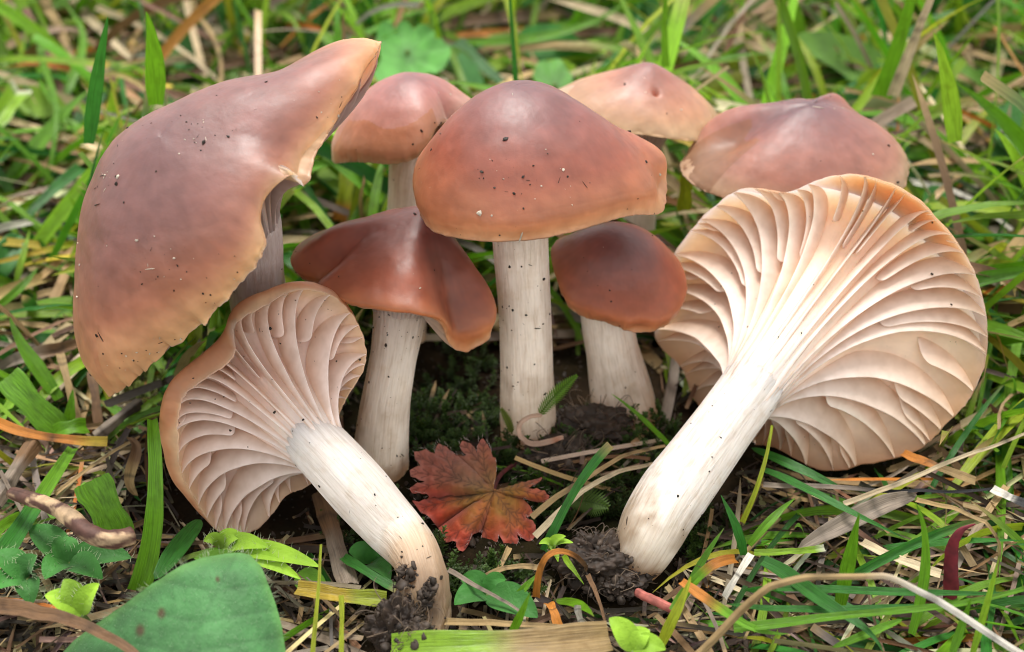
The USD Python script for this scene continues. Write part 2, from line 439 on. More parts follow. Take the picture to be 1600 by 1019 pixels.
def specks(rng, v, f, n, size, col=(0.02, 0.013, 0.008), keep=None, pale=0.12):
    """little soil crumbs and fibres lying on a surface"""
    tri = v[f]
    ar = np.linalg.norm(np.cross(tri[:, 1] - tri[:, 0], tri[:, 2] - tri[:, 0]), axis=1)
    nr = unit(np.cross(tri[:, 1] - tri[:, 0], tri[:, 2] - tri[:, 0]))
    toward = np.einsum('ij,ij->i', nr, unit(CAM - tri.mean(1)))
    w = ar.copy()
    if keep is not None:
        w = w * keep(tri.mean(1))
    idx = rng.choice(len(f), n, p=w / w.sum())
    out = []
    ico = trimesh.creation.icosphere(0)
    for i in idx:
        b = rng.dirichlet([1, 1, 1])
        p = (tri[i] * b[:, None]).sum(0)
        sc = size * min(2.6, np.exp(rng.normal(-0.35, 0.62)))
        shape = np.array([1, rng.uniform(0.5, 1), rng.uniform(0.4, 0.8)])
        if rng.random() < 0.12:
            shape = np.array([rng.uniform(2.5, 5), 0.35, 0.3])
        q = np.asarray(ico.vertices) * (1 + rng.normal(0, 0.25, (12, 1))) * shape * sc
        Rm = trimesh.transformations.random_rotation_matrix(rng.random(3))[:3, :3]
        x = unit(np.cross(nr[i], Rm[0]))
        Bm = np.stack([x, np.cross(nr[i], x), nr[i]])
        c = np.array([0.55, 0.48, 0.38]) if rng.random() < pale else np.asarray(col) * rng.uniform(0.5, 1.8)
        out.append((q @ Bm + p + nr[i] * sc * 0.2, np.asarray(ico.faces), c))
    return join(out)


def mushroom(key, label, rim_pts, n, h, stem, stem_r, ring, cap_stops, base, c=None, gill_parts=False, n_gills=40, dome_kw={}, fan_kw={}, gill_stops=None,
             stem_stops=None, seed=1, cren=0.012, speck=50, stem_speck=40, cap_col=None, flesh=None, short=True, gill_kw={}, cap_speck_size=0.014, rough_base=0.25, stem_tone=0.86):
    rng = np.random.default_rng(seed)
    th = Thing('mushroom', label, 'mushroom', base, None)
    raw = loop(rim_pts)
    cc = raw(np.linspace(0, 1, 200, endpoint=False)).mean(0) if c is None else np.asarray(c, float)

    def rim(s):
        s = np.asarray(s, float) % 1
        R = raw(s)
        q = np.stack([np.cos(s * 2 * np.pi), np.sin(s * 2 * np.pi), 0 * s], -1)
        return R + unit(R - cc) * (cren * 2.2 * (noise(q * 14, seed)[..., None] - 0.5) + cren * 2.0 * (noise(q * 32, seed + 5)[..., None] - 0.5))
    P, T, SS = dome(rim, cc, n, h, seed=seed, **dome_kw)
    nt, ns = T.shape
    # --- stem: goes on into the flesh
    sp = spline(stem, 60)
    sr = np.interp(np.linspace(0, 1, 60), np.linspace(0, 1, len(stem_r)), stem_r)
    iu = int(ring[0] * 59)
    ring = (sp[iu], unit(unit(sp[iu] - sp[iu - 4]) + 0.0 * sp[0]), sr[iu])
    ax = ring[1]
    end = min(60, iu + 3)
    sp, sr = sp[:end].copy(), sr[:end].copy()
    sr[iu - 1:] *= np.linspace(0.97, 0.55, end - iu + 1)
    sv, sf, suv = sweep(sp, sr, 56, 0.13, seed)
    low_end = np.clip(1 - suv[:, 1] / suv[:, 1].max() / rough_base, 0, 1)[:, None]
    sv = sv + unit(rng.normal(0, 1, 3)) * 0 + low_end * (0.36 if rough_base > 0.35 else 0.18) * (np.stack([fbm(sv * 3.2, 3, seed + k_) for k_ in range(3)], -1) - 0.5)
    L = suv[:, 1] / suv[:, 1].max()
    sc = lerp3(L, stem_stops or [(0, (0.42, 0.32, 0.22)), (0.12, (0.60, 0.49, 0.37)), (0.35, (0.70, 0.60, 0.50)), (0.8, (0.72, 0.62, 0.53)), (1, (0.66, 0.53, 0.44))])
    sc = sc * (0.92 + 0.16 * fbm(sv * 1.8, 3, seed)[:, None])
    dirt = np.clip((fbm(sv * np.array([3.1, 3.1, 1.6]), 4, seed + 4) - 0.56 + 0.30 * np.clip(1 - L / 0.28, 0, 1)) * 5, 0, 1)[:, None] * np.clip(1.1 - L * 1.5, 0, 1)[:, None] * 0.85
    sc = sc * (1 - dirt) + np.array([0.26, 0.17, 0.09]) * dirt
    th.tone = stem_tone
    th.part('stem', sv, sf, 'stem_flesh', sc, suv)
    th.tone = 0.86
    # --- cap: skin above, flesh below, one closed mesh
    cur = fan(rim, np.asarray(ring[0], float), ax, ring[2], **fan_kw)
    tt = np.linspace(1, 0, 26)
    _, Lf = cur(np.arange(ns) / ns, tt)
    v = np.vstack([P.reshape(-1, 3), Lf.reshape(-1, 3)])
    f = np.vstack([grid_faces(nt, ns, True), grid_faces(26, ns, True) + nt * ns])
    bridge_a = (nt - 1) * ns + np.arange(ns)
    bridge_b = nt * ns + np.arange(ns)
    j = (np.arange(ns) + 1) % ns
    f = np.vstack([f, np.stack([bridge_a, bridge_a[j], bridge_b[j]], -1), np.stack([bridge_a, bridge_b[j], bridge_b], -1)])
    q = P.reshape(-1, 3)
    tn = np.clip(T.reshape(-1) + 0.22 * (fbm(q * 0.9, 3, seed + 11) - 0.5), 0, 1)
    col = lerp3(tn, cap_stops)
    if cap_col is not None:
        col = cap_col(q, T.reshape(-1), SS.reshape(-1), col)
    col = col * (0.86 + 0.28 * fbm(q * 2.4, 4, seed + 2)[:, None])
    gs = gill_stops or [(0, (0.74, 0.64, 0.58)), (0.5, (0.72, 0.58, 0.47)), (1, (0.66, 0.50, 0.36))]
    fl = flesh or (0.50, 0.33, 0.22)
    lc = lerp3(np.repeat(tt, ns), [(0, gs[0][1]), (0.35, fl), (0.8, fl), (1, cap_stops[-1][1])])
    uv = np.vstack([np.stack([SS.reshape(-1), T.reshape(-1)], -1), np.stack([np.tile(np.arange(ns) / ns, 26), np.repeat(tt, ns)], -1)])
    th.tone = 0.95
    col = col * (0.80 + 0.40 * fbm(q * 5.5 + 3, 3, seed + 21)[:, None] ** 1.2)
    th.part('cap', v, outward(v, f), 'cap_skin', np.vstack([col, lc]), uv)
    # --- gills
    ang_s = np.linspace(0, 1, 721)
    d = rim(ang_s) - np.asarray(ring[0])
    e1 = unit(np.cross(ax, [0.2, 0.9, 0.3])); e2 = np.cross(ax, e1)
    an = np.unwrap(np.arctan2(d @ e2, d @ e1))
    sgn = np.sign(an[-1] - an[0])
    rl = np.linalg.norm(d - (d @ ax)[:, None] * ax, axis=1)
    dens = np.abs(np.gradient(an)) * 0.5 + 0.5 * np.linalg.norm(np.gradient(rim(ang_s), axis=0), axis=1) / rl.mean()
    cum = np.r_[0, np.cumsum(np.maximum(dens, 1e-4))][:-1]
    cum = cum / cum[-1]
    th.tone = 1.0
    if gill_parts:
        gl = []
        for i in range(n_gills):
            u = (i + rng.uniform(-0.22, 0.22)) / n_gills
            gl.append((np.interp(u % 1, cum, ang_s), 0.0, gill_kw.get('th', 0.03) * rng.uniform(0.85, 1.2), rng.uniform(-0.003, 0.003)))
            if short:
                u2 = (i + 0.5 + rng.uniform(-0.1, 0.1)) / n_gills
                gl.append((np.interp(u2 % 1, cum, ang_s), rng.choice([0.42, 0.55, 0.66]), gill_kw.get('th', 0.03) * 0.75, rng.uniform(-0.004, 0.004)))
                if rng.random() < 0.4:
                    for du in ((0.25,) if rng.random() < 0.5 else (0.75,)):
                        gl.append((np.interp((i + du) / n_gills % 1, cum, ang_s), rng.uniform(0.74, 0.84), gill_kw.get('th', 0.03) * 0.55, 0.0))
        for gi, (s0, t0, thk, lean) in enumerate(gl):
            gv_, gf_, gt, gd = gill_mesh(cur, s0, t0, seed * 1000 + gi, thk, gill_kw.get('wig', 0.010), lean)
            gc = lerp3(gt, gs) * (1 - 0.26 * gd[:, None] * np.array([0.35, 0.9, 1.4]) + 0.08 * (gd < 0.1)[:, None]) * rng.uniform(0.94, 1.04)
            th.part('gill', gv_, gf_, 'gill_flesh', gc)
        Eg, _ = cur(np.arange(120) / 120, np.linspace(0.1, 0.97, 40))
        q = specks(rng, Eg.reshape(-1, 3), outward(Eg.reshape(-1, 3), grid_faces(40, 120, True)), 45, 0.012, keep=lambda p: (proj(p)[1] < 700) * (0.2 + 2 * np.clip(noise(p * 1.2, 3) - 0.5, 0, 1)))
        th.part('soil_specks', q[0], q[1], 'plain', q[2], smooth=False, kind='stuff')
    else:
        pr = []
        for i in range(n_gills):
            s0 = np.interp(i / n_gills, cum, ang_s)
            gv_, gf_, gt, gd = gill_mesh(cur, s0, 0.0, seed * 1000 + i, 0.025, 0.008, nt=14)
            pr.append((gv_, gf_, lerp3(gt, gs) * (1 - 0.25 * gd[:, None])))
        gv_, gf_, gc, _ = join(pr)
        th.part('gills', gv_, gf_, 'gill_flesh', gc)
    th.tone = 0.86
    if speck:
        q = specks(rng, P.reshape(-1, 3), outward(P.reshape(-1, 3), grid_faces(nt, ns, True)), speck, cap_speck_size, keep=lambda p: 0.06 + 8 * np.clip(noise(p * 1.3, 5) - 0.52, 0, 1) ** 1.5, pale=0.3)
        th.part('soil_specks', q[0], q[1], 'plain', q[2], smooth=False, kind='stuff')
    if stem_speck:
        q = specks(rng, sv, sf, stem_speck, 0.014, keep=lambda p: 0.3 + np.clip(noise(p * 1.6, 8) - 0.4, 0, 1) * 3, pale=0.03)
        th.part('soil_specks', q[0], q[1], 'plain', q[2], smooth=False, kind='stuff')
    return th


BROWN = [(0, (0.105, 0.050, 0.058)), (0.35, (0.180, 0.066, 0.060)), (0.66, (0.290, 0.085, 0.048)), (0.90, (0.385, 0.138, 0.058)), (1, (0.50, 0.22, 0.10))]
DARK = [(0, (0.105, 0.047, 0.046)), (0.35, (0.165, 0.050, 0.036)), (0.75, (0.240, 0.060, 0.026)), (0.94, (0.34, 0.105, 0.036)), (1, (0.42, 0.17, 0.07))]
PINK = [(0, (0.150, 0.062, 0.062)), (0.28, (0.30, 0.130, 0.090)), (0.7, (0.45, 0.215, 0.115)), (1, (0.60, 0.36, 0.18))]


def pts(rows):
    a = np.array(rows, float)
    return V(a[:, 0], a[:, 1], a[:, 2])


def normal_of(p):
    n = np.linalg.svd(p - p.mean(0))[2][2]
    return n if n @ FWD > 0 else -n


# centre, tall and upright
C_rim = pts([(655, 283, 0.0), (661, 345, -0.75), (700, 370, -1.3), (765, 378, -1.65), (835, 375, -1.7), (905, 360, -1.5), (965, 342, -1.15), (1003, 336, -0.9), (1036, 330, -0.5), (1041, 283, 0.1),
             (1005, 250, 1.0), (930, 234, 1.45), (850, 230, 1.5), (760, 236, 1.3), (690, 250, 0.8)])
mushroom('centre', 'tall upright brown mushroom in the middle with the smooth egg-shaped cap', C_rim, (0.0, -0.04, 1), 1.63,
         [V(826, 690, 0.0) - [0, 0, 0.3], V(824, 600, 0.0), V(820, 480, 0.02), V(815, 400, 0.05), V(815, 268, 0.08)], [0.44, 0.45, 0.42, 0.41, 0.41, 0.42, 0.48],
         (0.97,), BROWN, Z(826, 690), dome_kw=dict(k=0.62, off=(-0.40, 0.05, 0), bumps=[(0.515, 0.88, 0.04, 0.13, -0.15), (0.555, 0.85, 0.03, 0.2, 0.08), (0.05, 0.6, 0.1, 0.35, 0.13), (0.2, 0.6, 0.12, 0.3, 0.07), (0.61, 0.5, 0.09, 0.26, -0.20)], over=0.06),
         seed=3, speck=80, stem_speck=170)

# left of it, lower, dark wavy cap
E_rim = pts([(466, 402, 0.35), (468, 428, -0.05), (484, 446, -0.5), (510, 462, -1.0), (560, 480, -1.35), (620, 488, -1.5), (668, 495, -1.5), (692, 512, -1.35), (702, 538, -1.2), (730, 549, -1.0),
             (766, 524, -0.85), (757, 480, -0.45), (735, 440, 0.2), (725, 400, 0.8), (660, 372, 1.2), (570, 366, 1.1), (505, 372, 0.8)])
mushroom('left_inner', 'dark chestnut mushroom with drooping wavy cap, left of the tall middle one', E_rim, (-0.03, 0.0, 1), 0.90,
         [Z(592, 735) - [0, 0, 0.35], V(596, 690, -0.9), V(607, 600, -0.75), V(622, 510, -0.5), V(628, 440, -0.3)], [0.40, 0.43, 0.40, 0.37, 0.36, 0.40, 0.5],
         (0.90,), DARK, Z(592, 735), c=V(632, 420, -0.1), dome_kw=dict(k=0.66, off=(0.36, 0.15, 0.0), umbo=0.05, over=lambda s: 0.09 + 0.04 * np.cos((s - 0.3) * 6.28), xp=0.85, lobes=0.45, rough=0.03,
         bumps=[(0.115, 0.80, 0.030, 0.3, -0.22), (0.165, 0.8, 0.03, 0.22, 0.10), (0.31, 0.62, 0.09, 0.3, 0.16), (0.06, 0.6, 0.06, 0.3, 0.16), (0.57, 0.75, 0.05, 0.3, 0.12), (0.45, 0.7, 0.035, 0.3, -0.1)]),
         seed=5, speck=35, stem_speck=130)

# right of it, small
F_rim = pts([(866, 398, 0.75), (872, 440, 0.35), (888, 478, 0.1), (915, 497, -0.05), (944, 503, -0.12), (985, 519, -0.15), (1030, 514, 0.0), (1060, 485, 0.3), (1058, 440, 0.8), (1030, 410, 1.4), (960, 395, 1.7), (900, 390, 1.4)])
mushroom('right_inner', 'small dark brown mushroom tucked behind the tall middle stem', F_rim, (0.05, -0.30, 1), 1.12,
         [Z(985, 665) - [0, 0, 0.3], V(968, 600, 0.75), V(952, 520, 0.75), V(946, 415, 0.80)], [0.60, 0.52, 0.43, 0.41, 0.43],
         (0.96,), DARK, Z(985, 665), dome_kw=dict(k=0.95, over=0.10, off=(-0.1, 0.0, 0), bumps=[(0.36, 0.97, 0.025, 0.12, -0.09)]), seed=7, speck=22, stem_speck=40)

# behind on the left
D_rim = pts([(519, 250, 2.9), (545, 254, 2.3), (590, 256, 1.95), (640, 252, 1.8), (668, 232, 1.9), (676, 208, 2.15), (690, 196, 2.4), (712, 222, 2.3), (742, 200, 2.7), (748, 180, 3.3), (700, 165, 4.0), (620, 168, 4.1), (555, 195, 3.7)])
mushroom('back_left', 'mauve brown mushroom with a split cap edge behind the wavy dark one', D_rim, (0.0, -0.1, 1), 1.05,
         [Z(628, 525) - [0, 0, 0.3], V(634, 420, 3.0), V(640, 300, 3.0), V(652, 205, 3.0)], [0.42, 0.40, 0.36, 0.37, 0.42],
         (0.97,), [(0, (0.17, 0.075, 0.08)), (0.35, (0.30, 0.13, 0.115)), (0.75, (0.42, 0.19, 0.14)), (1, (0.55, 0.33, 0.22))], Z(628, 525),
         dome_kw=dict(k=0.75, off=(0.1, 0, 0), bumps=[(0.47, 0.85, 0.035, 0.35, -0.25), (0.30, 0.75, 0.1, 0.3, 0.1), (0.55, 0.5, 0.06, 0.2, -0.08)], over=0.05, lobes=0.35),
         cap_col=lambda q, t, s, col: np.where(((s > 0.03) & (s < 0.36) & (t > 0.62 + 0.1 * (noise(q * 3, 2) - 0.5)))[:, None], col * 0.3 + np.array([0.34, 0.12, 0.04]) * 0.7, col),
         seed=9, speck=25, stem_speck=25)

# behind on the right
H_rim = pts([(858, 150, 4.6), (880, 185, 3.7), (940, 205, 3.3), (1010, 212, 3.15), (1070, 220, 3.2), (1110, 217, 3.5), (1126, 195, 4.1), (1105, 165, 5.0), (1050, 150, 5.8), (960, 145, 6.0), (895, 145, 5.5)])
mushroom('back_right', 'pale pinkish mushroom with a pitted pointed cap, furthest back', H_rim, (0.05, -0.08, 1), 0.80,
         [Z(990, 470) - [0, 0, 0.3], V(990, 400, 4.5), V(996, 300, 4.5), V(1000, 200, 4.5)], [0.40, 0.38, 0.36, 0.42],
         (0.90,), PINK, Z(990, 470), dome_kw=dict(k=0.5, umbo=0.16, off=(0.12, -0.1, 0), bumps=[(0.30, 0.34, 0.010, 0.028, -0.13), (0.30, 0.34, 0.02, 0.06, -0.03)]), seed=11, speck=18, stem_speck=0)

# far right, behind the big gills
I_rim = pts([(1062, 260, 2.9), (1080, 287, 2.3), (1135, 312, 1.8), (1200, 330, 1.5), (1280, 335, 1.45), (1350, 325, 1.6), (1408, 298, 2.0), (1421, 258, 2.7), (1395, 228, 3.8), (1330, 208, 4.6), (1240, 203, 4.9), (1150, 212, 4.6), (1090, 232, 3.8)])
mushroom('far_right', 'dusky pink mushroom with a torn humped cap behind the large upturned gills', I_rim, (0.05, -0.1, 1), 1.12,
         [Z(1235, 530) - [0, 0, 0.3], V(1236, 450, 3.1), V(1238, 300, 3.1)], [0.5, 0.46, 0.46, 0.5],
         (0.92,), [(0, (0.070, 0.034, 0.044)), (0.16, (0.125, 0.055, 0.06)), (0.38, (0.21, 0.085, 0.072)), (0.75, (0.31, 0.128, 0.085)), (1, (0.50, 0.29, 0.17))], Z(1235, 530),
         dome_kw=dict(k=0.62, umbo=0.06, off=(0.05, 0, 0), lobes=0.4, bumps=[(0.02, 0.55, 0.07, 0.3, -0.28), (0.93, 0.6, 0.05, 0.3, 0.22), (0.74, 0.24, 0.025, 0.06, -0.2), (0.66, 0.42, 0.03, 0.25, 0.16), (0.58, 0.6, 0.02, 0.3, -0.06)]),
         cap_col=lambda q, t, s, col: np.where((((s < 0.10) | (s > 0.965)) & (t > 0.55 - 0.25 * noise(q * 2.5, 3)) & (t < 0.97 + 0.05 * noise(q * 3, 4)))[:, None], np.array([0.20, 0.075, 0.030]) * 0.75 + 0.25 * col, col), seed=13, speck=22, stem_speck=0)

# large leaning cap on the left
A_rim = pts([(182, 616, -1.9), (240, 566, -2.1), (300, 520, -2.3), (352, 470, -2.5), (395, 420, -2.6), (416, 378, -2.6), (409, 332, -2.35), (425, 296, -2.15), (462, 272, -2.1), (474, 292, -1.9), (494, 248, -1.6), (526, 190, -1.1), (566, 120, -0.5), (593, 72, 0.2),
             (560, 66, 1.2), (490, 125, 1.9), (420, 190, 2.2), (340, 240, 2.2), (270, 300, 1.8), (210, 390, 1.2), (172, 490, 0.3), (160, 575, -0.9)])
A_c = V(345, 330, -0.6)
A_n = unit(V(250, 215, -1.5) - A_c)
A_ov = lambda s: 0.02 + 0.10 * np.exp(-((s - 0.82) / 0.12) ** 2)


def A_col(q, t, s, col):
    m = np.clip((t - 0.68) / 0.32, 0, 1) ** 1.3
    edge = ((s > 0.0) & (s < 0.62)).astype(float) * m
    low = np.clip((3.4 - q[:, 2]) / 1.6, 0, 1) * np.clip((t - 0.45) / 0.4, 0, 1)
    mauve = np.exp(-((s - 0.5) / 0.12) ** 2 - ((t - 0.5) / 0.2) ** 2)[:, None] * 0.6
    col = col * (1 - mauve) + np.array([0.145, 0.070, 0.078]) * mauve
    col = col * (1 - edge[:, None] * 0.8) + np.array([0.60, 0.33, 0.16]) * edge[:, None] * 0.8
    return col * (1 - low[:, None] * 0.6) + np.array([0.29, 0.100, 0.036]) * low[:, None] * 0.6


mushroom('left_large', 'largest cap at the left, mauve brown, leaning with a broken pale edge', A_rim, A_n, float(np.linalg.norm(V(250, 215, -1.5) - A_c)),
         [Z(432, 622) - [0, 0, 0.3], V(420, 540, 0.7), V(402, 450, 0.2), V(395, 380, -0.3), V(376, 305, -0.9)], [0.56, 0.52, 0.47, 0.43, 0.43, 0.46],
         (0.93,), [(0, (0.140, 0.068, 0.068)), (0.4, (0.205, 0.086, 0.072)), (0.75, (0.33, 0.130, 0.075)), (1, (0.54, 0.29, 0.14))], Z(432, 622),
         c=A_c, fan_kw=dict(cdeep=lambda s: -0.25 - 1.25 * np.exp(-((s - 0.485) / 0.10) ** 2), b=lambda s: 0.42 - 0.40 * np.exp(-((s - 0.485) / 0.11) ** 2), a=0.7, depth=0.35, dec=0.4),
         dome_kw=dict(k=0.8, off=(0.0, 0.0, 0.0), over=A_ov, nt=100, ns=360, lobes=0.4, bumps=[(0.345, 0.82, 0.03, 0.3, -0.2), (0.44, 0.75, 0.05, 0.25, 0.12), (0.60, 0.62, 0.09, 0.3, -0.3), (0.52, 0.5, 0.05, 0.18, -0.16), (0.20, 0.6, 0.10, 0.3, 0.1), (0.68, 0.62, 0.09, 0.3, -0.30), (0.8, 0.5, 0.08, 0.25, 0.10)]),
         stem_stops=[(0, (0.5, 0.42, 0.36)), (0.4, (0.46, 0.37, 0.34)), (1, (0.50, 0.41, 0.38))], gill_stops=[(0, (0.62, 0.52, 0.50)), (1, (0.74, 0.62, 0.58))],
         cap_col=A_col, seed=17, speck=230, stem_speck=30, cren=0.06, cap_speck_size=0.013)

# fallen, gills showing, left front
B_rim = pts([(369, 508, -1.75), (366, 556, -1.8), (325, 590, -2.0), (286, 625, -2.2), (279, 700, -2.35), (287, 750, -2.45), (311, 790, -2.5), (338, 828, -2.55), (384, 834, -2.5), (427, 802, -2.35), (447, 776, -2.25), (483, 757, -2.1),
             (520, 700, -1.75), (528, 655, -1.6), (548, 612, -1.5), (569, 575, -1.5), (568, 528, -1.45), (540, 480, -1.4), (500, 455, -1.4), (453, 457, -1.45), (415, 478, -1.6)])
B_S0 = V(455, 655, -2.1)
B_ax = unit(V(385, 585, -0.9) - V(540, 745, -2.9))
mB = mushroom('left_fallen', 'small uprooted mushroom at lower left showing its cream gills', B_rim, normal_of(B_rim), 1.25,
         [Z(672, 1010, 0.35), Z(664, 940, 0.5), Z(655, 880, 0.75), V(618, 830, -3.3), V(560, 765, -3.0), V(500, 700, -2.5), V(440, 640, -1.7), V(405, 605, -1.2)], [0.22, 0.34, 0.33, 0.39, 0.42, 0.41, 0.40, 0.41, 0.41],
         (0.76,), [(0, (0.16, 0.055, 0.03)), (0.6, (0.25, 0.085, 0.036)), (0.85, (0.37, 0.135, 0.055)), (0.95, (0.44, 0.19, 0.095)), (1, (0.55, 0.32, 0.19))], Z(660, 960, 0.3),
         gill_parts=True, n_gills=19, dome_kw=dict(k=0.95, over=lambda s: 0.03 + 0.25 * np.exp(-((((s - 0.13 + 0.5) % 1) - 0.5) / 0.17) ** 2)), fan_kw=dict(a=0.62, b=0.36, cdeep=0.36, depth=0.58, dec=0.5), gill_kw=dict(th=0.030, wig=0.004), rough_base=0.40,
         gill_stops=[(0, (0.84, 0.74, 0.68)), (0.2, (0.91, 0.82, 0.78)), (0.6, (0.92, 0.82, 0.77)), (1, (0.88, 0.74, 0.66))], flesh=(0.72, 0.50, 0.40),
         stem_stops=[(0, (0.14, 0.09, 0.055)), (0.15, (0.20, 0.13, 0.08)), (0.25, (0.34, 0.23, 0.145)), (0.34, (0.55, 0.40, 0.28)), (0.46, (0.80, 0.72, 0.65)), (1, (0.80, 0.72, 0.68))], seed=19, speck=12, stem_speck=90)

# fallen, large gills, right
G_rim = pts([(1100, 337, 1.35), (1135, 307, 1.2), (1170, 293, 1.05), (1215, 301, 0.85), (1243, 296, 0.75), (1282, 280, 0.7), (1326, 272, 0.6), (1381, 285, 0.45), (1435, 315, 0.25), (1480, 360, 0.0), (1515, 410, -0.25), (1537, 470, -0.5),
             (1543, 530, -0.65), (1535, 582, -0.8), (1513, 627, -0.9), (1480, 662, -0.95), (1448, 695, -1.0), (1400, 716, -1.0), (1340, 729, -1.0), (1280, 735, -0.95), (1222, 705, -0.6), (1165, 690, 0.1), (1085, 625, 1.0), (1062, 572, 1.2), (1022, 524, 1.4),
             (1042, 480, 1.45), (1046, 415, 1.5), (1072, 370, 1.45)])
G_S0 = V(1178, 598, -1.0)
G_ax = unit(V(1225, 530, -0.4) - V(1040, 780, -2.6))
mG = mushroom('right_fallen', 'large uprooted mushroom at right with its broad fan of cream gills facing out', G_rim, normal_of(G_rim), 1.2,
         [Z(985, 880, 0.1), Z(1000, 862, 0.35), V(1030, 805, -2.85), V(1075, 740, -2.3), V(1130, 665, -1.65), V(1185, 590, -0.95), V(1235, 520, -0.3)], [0.36, 0.47, 0.50, 0.48, 0.46, 0.46, 0.47, 0.44],
         (0.80,), BROWN, Z(990, 875, 0.1),
         gill_parts=True, n_gills=23, dome_kw=dict(k=0.6), fan_kw=dict(a=0.72, b=0.42, cdeep=0.20, depth=0.62, dec=0.5), gill_kw=dict(th=0.032, wig=0.004), rough_base=0.12, stem_tone=0.80,
         gill_stops=[(0, (0.82, 0.76, 0.73)), (0.25, (0.91, 0.83, 0.79)), (0.7, (0.94, 0.83, 0.74)), (1, (0.90, 0.74, 0.58))], flesh=(0.88, 0.62, 0.44),
         stem_stops=[(0, (0.55, 0.44, 0.32)), (0.10, (0.74, 0.65, 0.54)), (0.3, (0.82, 0.75, 0.69)), (1, (0.82, 0.75, 0.71))], seed=23, speck=0, stem_speck=60, cren=0.01)

#@@REST
# ------------------------------------------------------------------ where loose plants may not stand: in front of the mushrooms or through them
MASKS = [(Polygon(p), y) for p, y in [
    ([(112, 260), (150, 165), (300, 130), (600, 45), (600, 90), (560, 230), (480, 300), (440, 330), (445, 460), (340, 490), (250, 570), (180, 625), (120, 500), (105, 400)], 1.5),
    ([(250, 660), (300, 560), (400, 450), (500, 445), (580, 520), (575, 600), (640, 730), (705, 860), (705, 1019), (570, 1019), (610, 880), (480, 770), (430, 835), (330, 840), (280, 800)], -0.9),
    ([(650, 270), (700, 190), (800, 128), (900, 140), (1045, 270), (1040, 345), (875, 380), (875, 690), (770, 690), (765, 380), (660, 370)], 2.0),
    ([(462, 400), (640, 315), (770, 500), (735, 555), (650, 510), (640, 700), (600, 740), (540, 700), (580, 490), (470, 450)], 0.8),
    ([(870, 360), (1000, 350), (1065, 470), (1000, 525), (1010, 640), (930, 640), (890, 500)], 1.8),
    ([(515, 255), (560, 150), (650, 105), (745, 150), (690, 260), (660, 330), (610, 330), (610, 260)], 4.2),
    ([(858, 140), (980, 85), (1130, 200), (1120, 225), (1000, 215)], 6.0),
    ([(1060, 260), (1240, 138), (1425, 250), (1410, 305), (1140, 320)], 4.8),
    ([(1020, 530), (1050, 400), (1160, 295), (1330, 268), (1440, 305), (1550, 500), (1500, 650), (1400, 722), (1280, 742), (1225, 705), (1165, 705), (1105, 795), (1045, 885), (1010, 895), (940, 830), (1080, 640)], 0.9),
    ([(880, 850), (960, 810), (1040, 880), (990, 940), (890, 930)], -1.5),
    ([(640, 700), (760, 680), (860, 770), (830, 860), (720, 865), (650, 790)], -1.5),
]]
HOLLOW = Polygon([(560, 500), (650, 370), (780, 370), (1000, 340), (1030, 540), (1010, 660), (930, 700), (880, 700), (660, 690), (560, 700)])
STEMS = [(Z(826, 690)[:2], 0.6), (Z(592, 735)[:2], 0.55), (Z(975, 650)[:2], 0.65), (Z(628, 525)[:2], 0.5), (Z(990, 470)[:2], 0.5), (Z(1235, 530)[:2], 0.6), (Z(432, 622)[:2], 0.7)]
CAPS = [(r.mean(0) + n_ * 0.45, n_, np.linalg.norm(r - r.mean(0), axis=1).mean() * 1.05) for r, n_ in [(A_rim, A_n), (B_rim, normal_of(B_rim)), (G_rim, normal_of(G_rim))] + [(r, np.array([0, 0, 1.0])) for r in (C_rim, D_rim, E_rim, F_rim, H_rim, I_rim)]]


def allowed(P, hollow=True, margin=0.0, clear=True):
    """P: (N, K, 3) paths; which of them keep clear"""
    x, y, d = proj(P)
    bad = np.zeros(P.shape[:2], bool)
    for poly, yy in MASKS:
        poly = poly.buffer(5 + margin)
        bad |= contains_xy(poly, x, y) & (P[..., 1] < yy)
    if hollow:
        bad |= contains_xy(HOLLOW, x, y) & (P[..., 1] < 2.6)
    for q, r in STEMS:
        bad |= (np.linalg.norm(P[..., :2] - q, axis=-1) < r) & (P[..., 2] < 4)
    for c, n_, r in CAPS:
        h_ = (P - c) @ n_
        bad |= (h_ / 1.0) ** 2 + (np.linalg.norm(P - c - h_[..., None] * n_, axis=-1) / r) ** 2 < 1
    bad |= d < 9.0
    if clear:
        from scipy.spatial import cKDTree
        t = cKDTree(HERO[:, :2])
        dist, i = t.query(np.stack([x, y], -1))
        bad |= (dist < HERO[i, 3] + 3) & (d < HERO[i, 2] + 0.15)
    return ~bad.any(1)


def ribbons(P, W, N, fold, col, cross=3):
    """P (N,K,3) middle lines, W (N,K) half widths, N face normals: V-folded strips as one mesh"""
    n, k = P.shape[:2]
    t = unit(np.gradient(P, axis=1))
    side = unit(np.cross(t, N))
    up = np.cross(side, t)
    a = np.linspace(-1, 1, cross)
    v = P[:, :, None] + side[:, :, None] * (a[:, None] * W[:, :, None, None]) + up[:, :, None] * ((np.abs(a) - 0.5)[:, None] * (W * np.asarray(fold).reshape(-1, 1))[:, :, None, None])
    base = grid_faces(k, cross)
    f = (base[None] + (np.arange(n) * k * cross)[:, None, None]).reshape(-1, 3)
    uv = np.zeros((n, k, cross, 2))
    uv[..., 0] = (a + 1) / 2 + np.arange(n)[:, None, None] * 3.7
    uv[..., 1] = np.linspace(0, 8, k)[None, :, None]
    c = np.broadcast_to(col[:, :, None], (n, k, cross, 3))
    return v.reshape(-1, 3), f, c.reshape(-1, 3), uv.reshape(-1, 2)


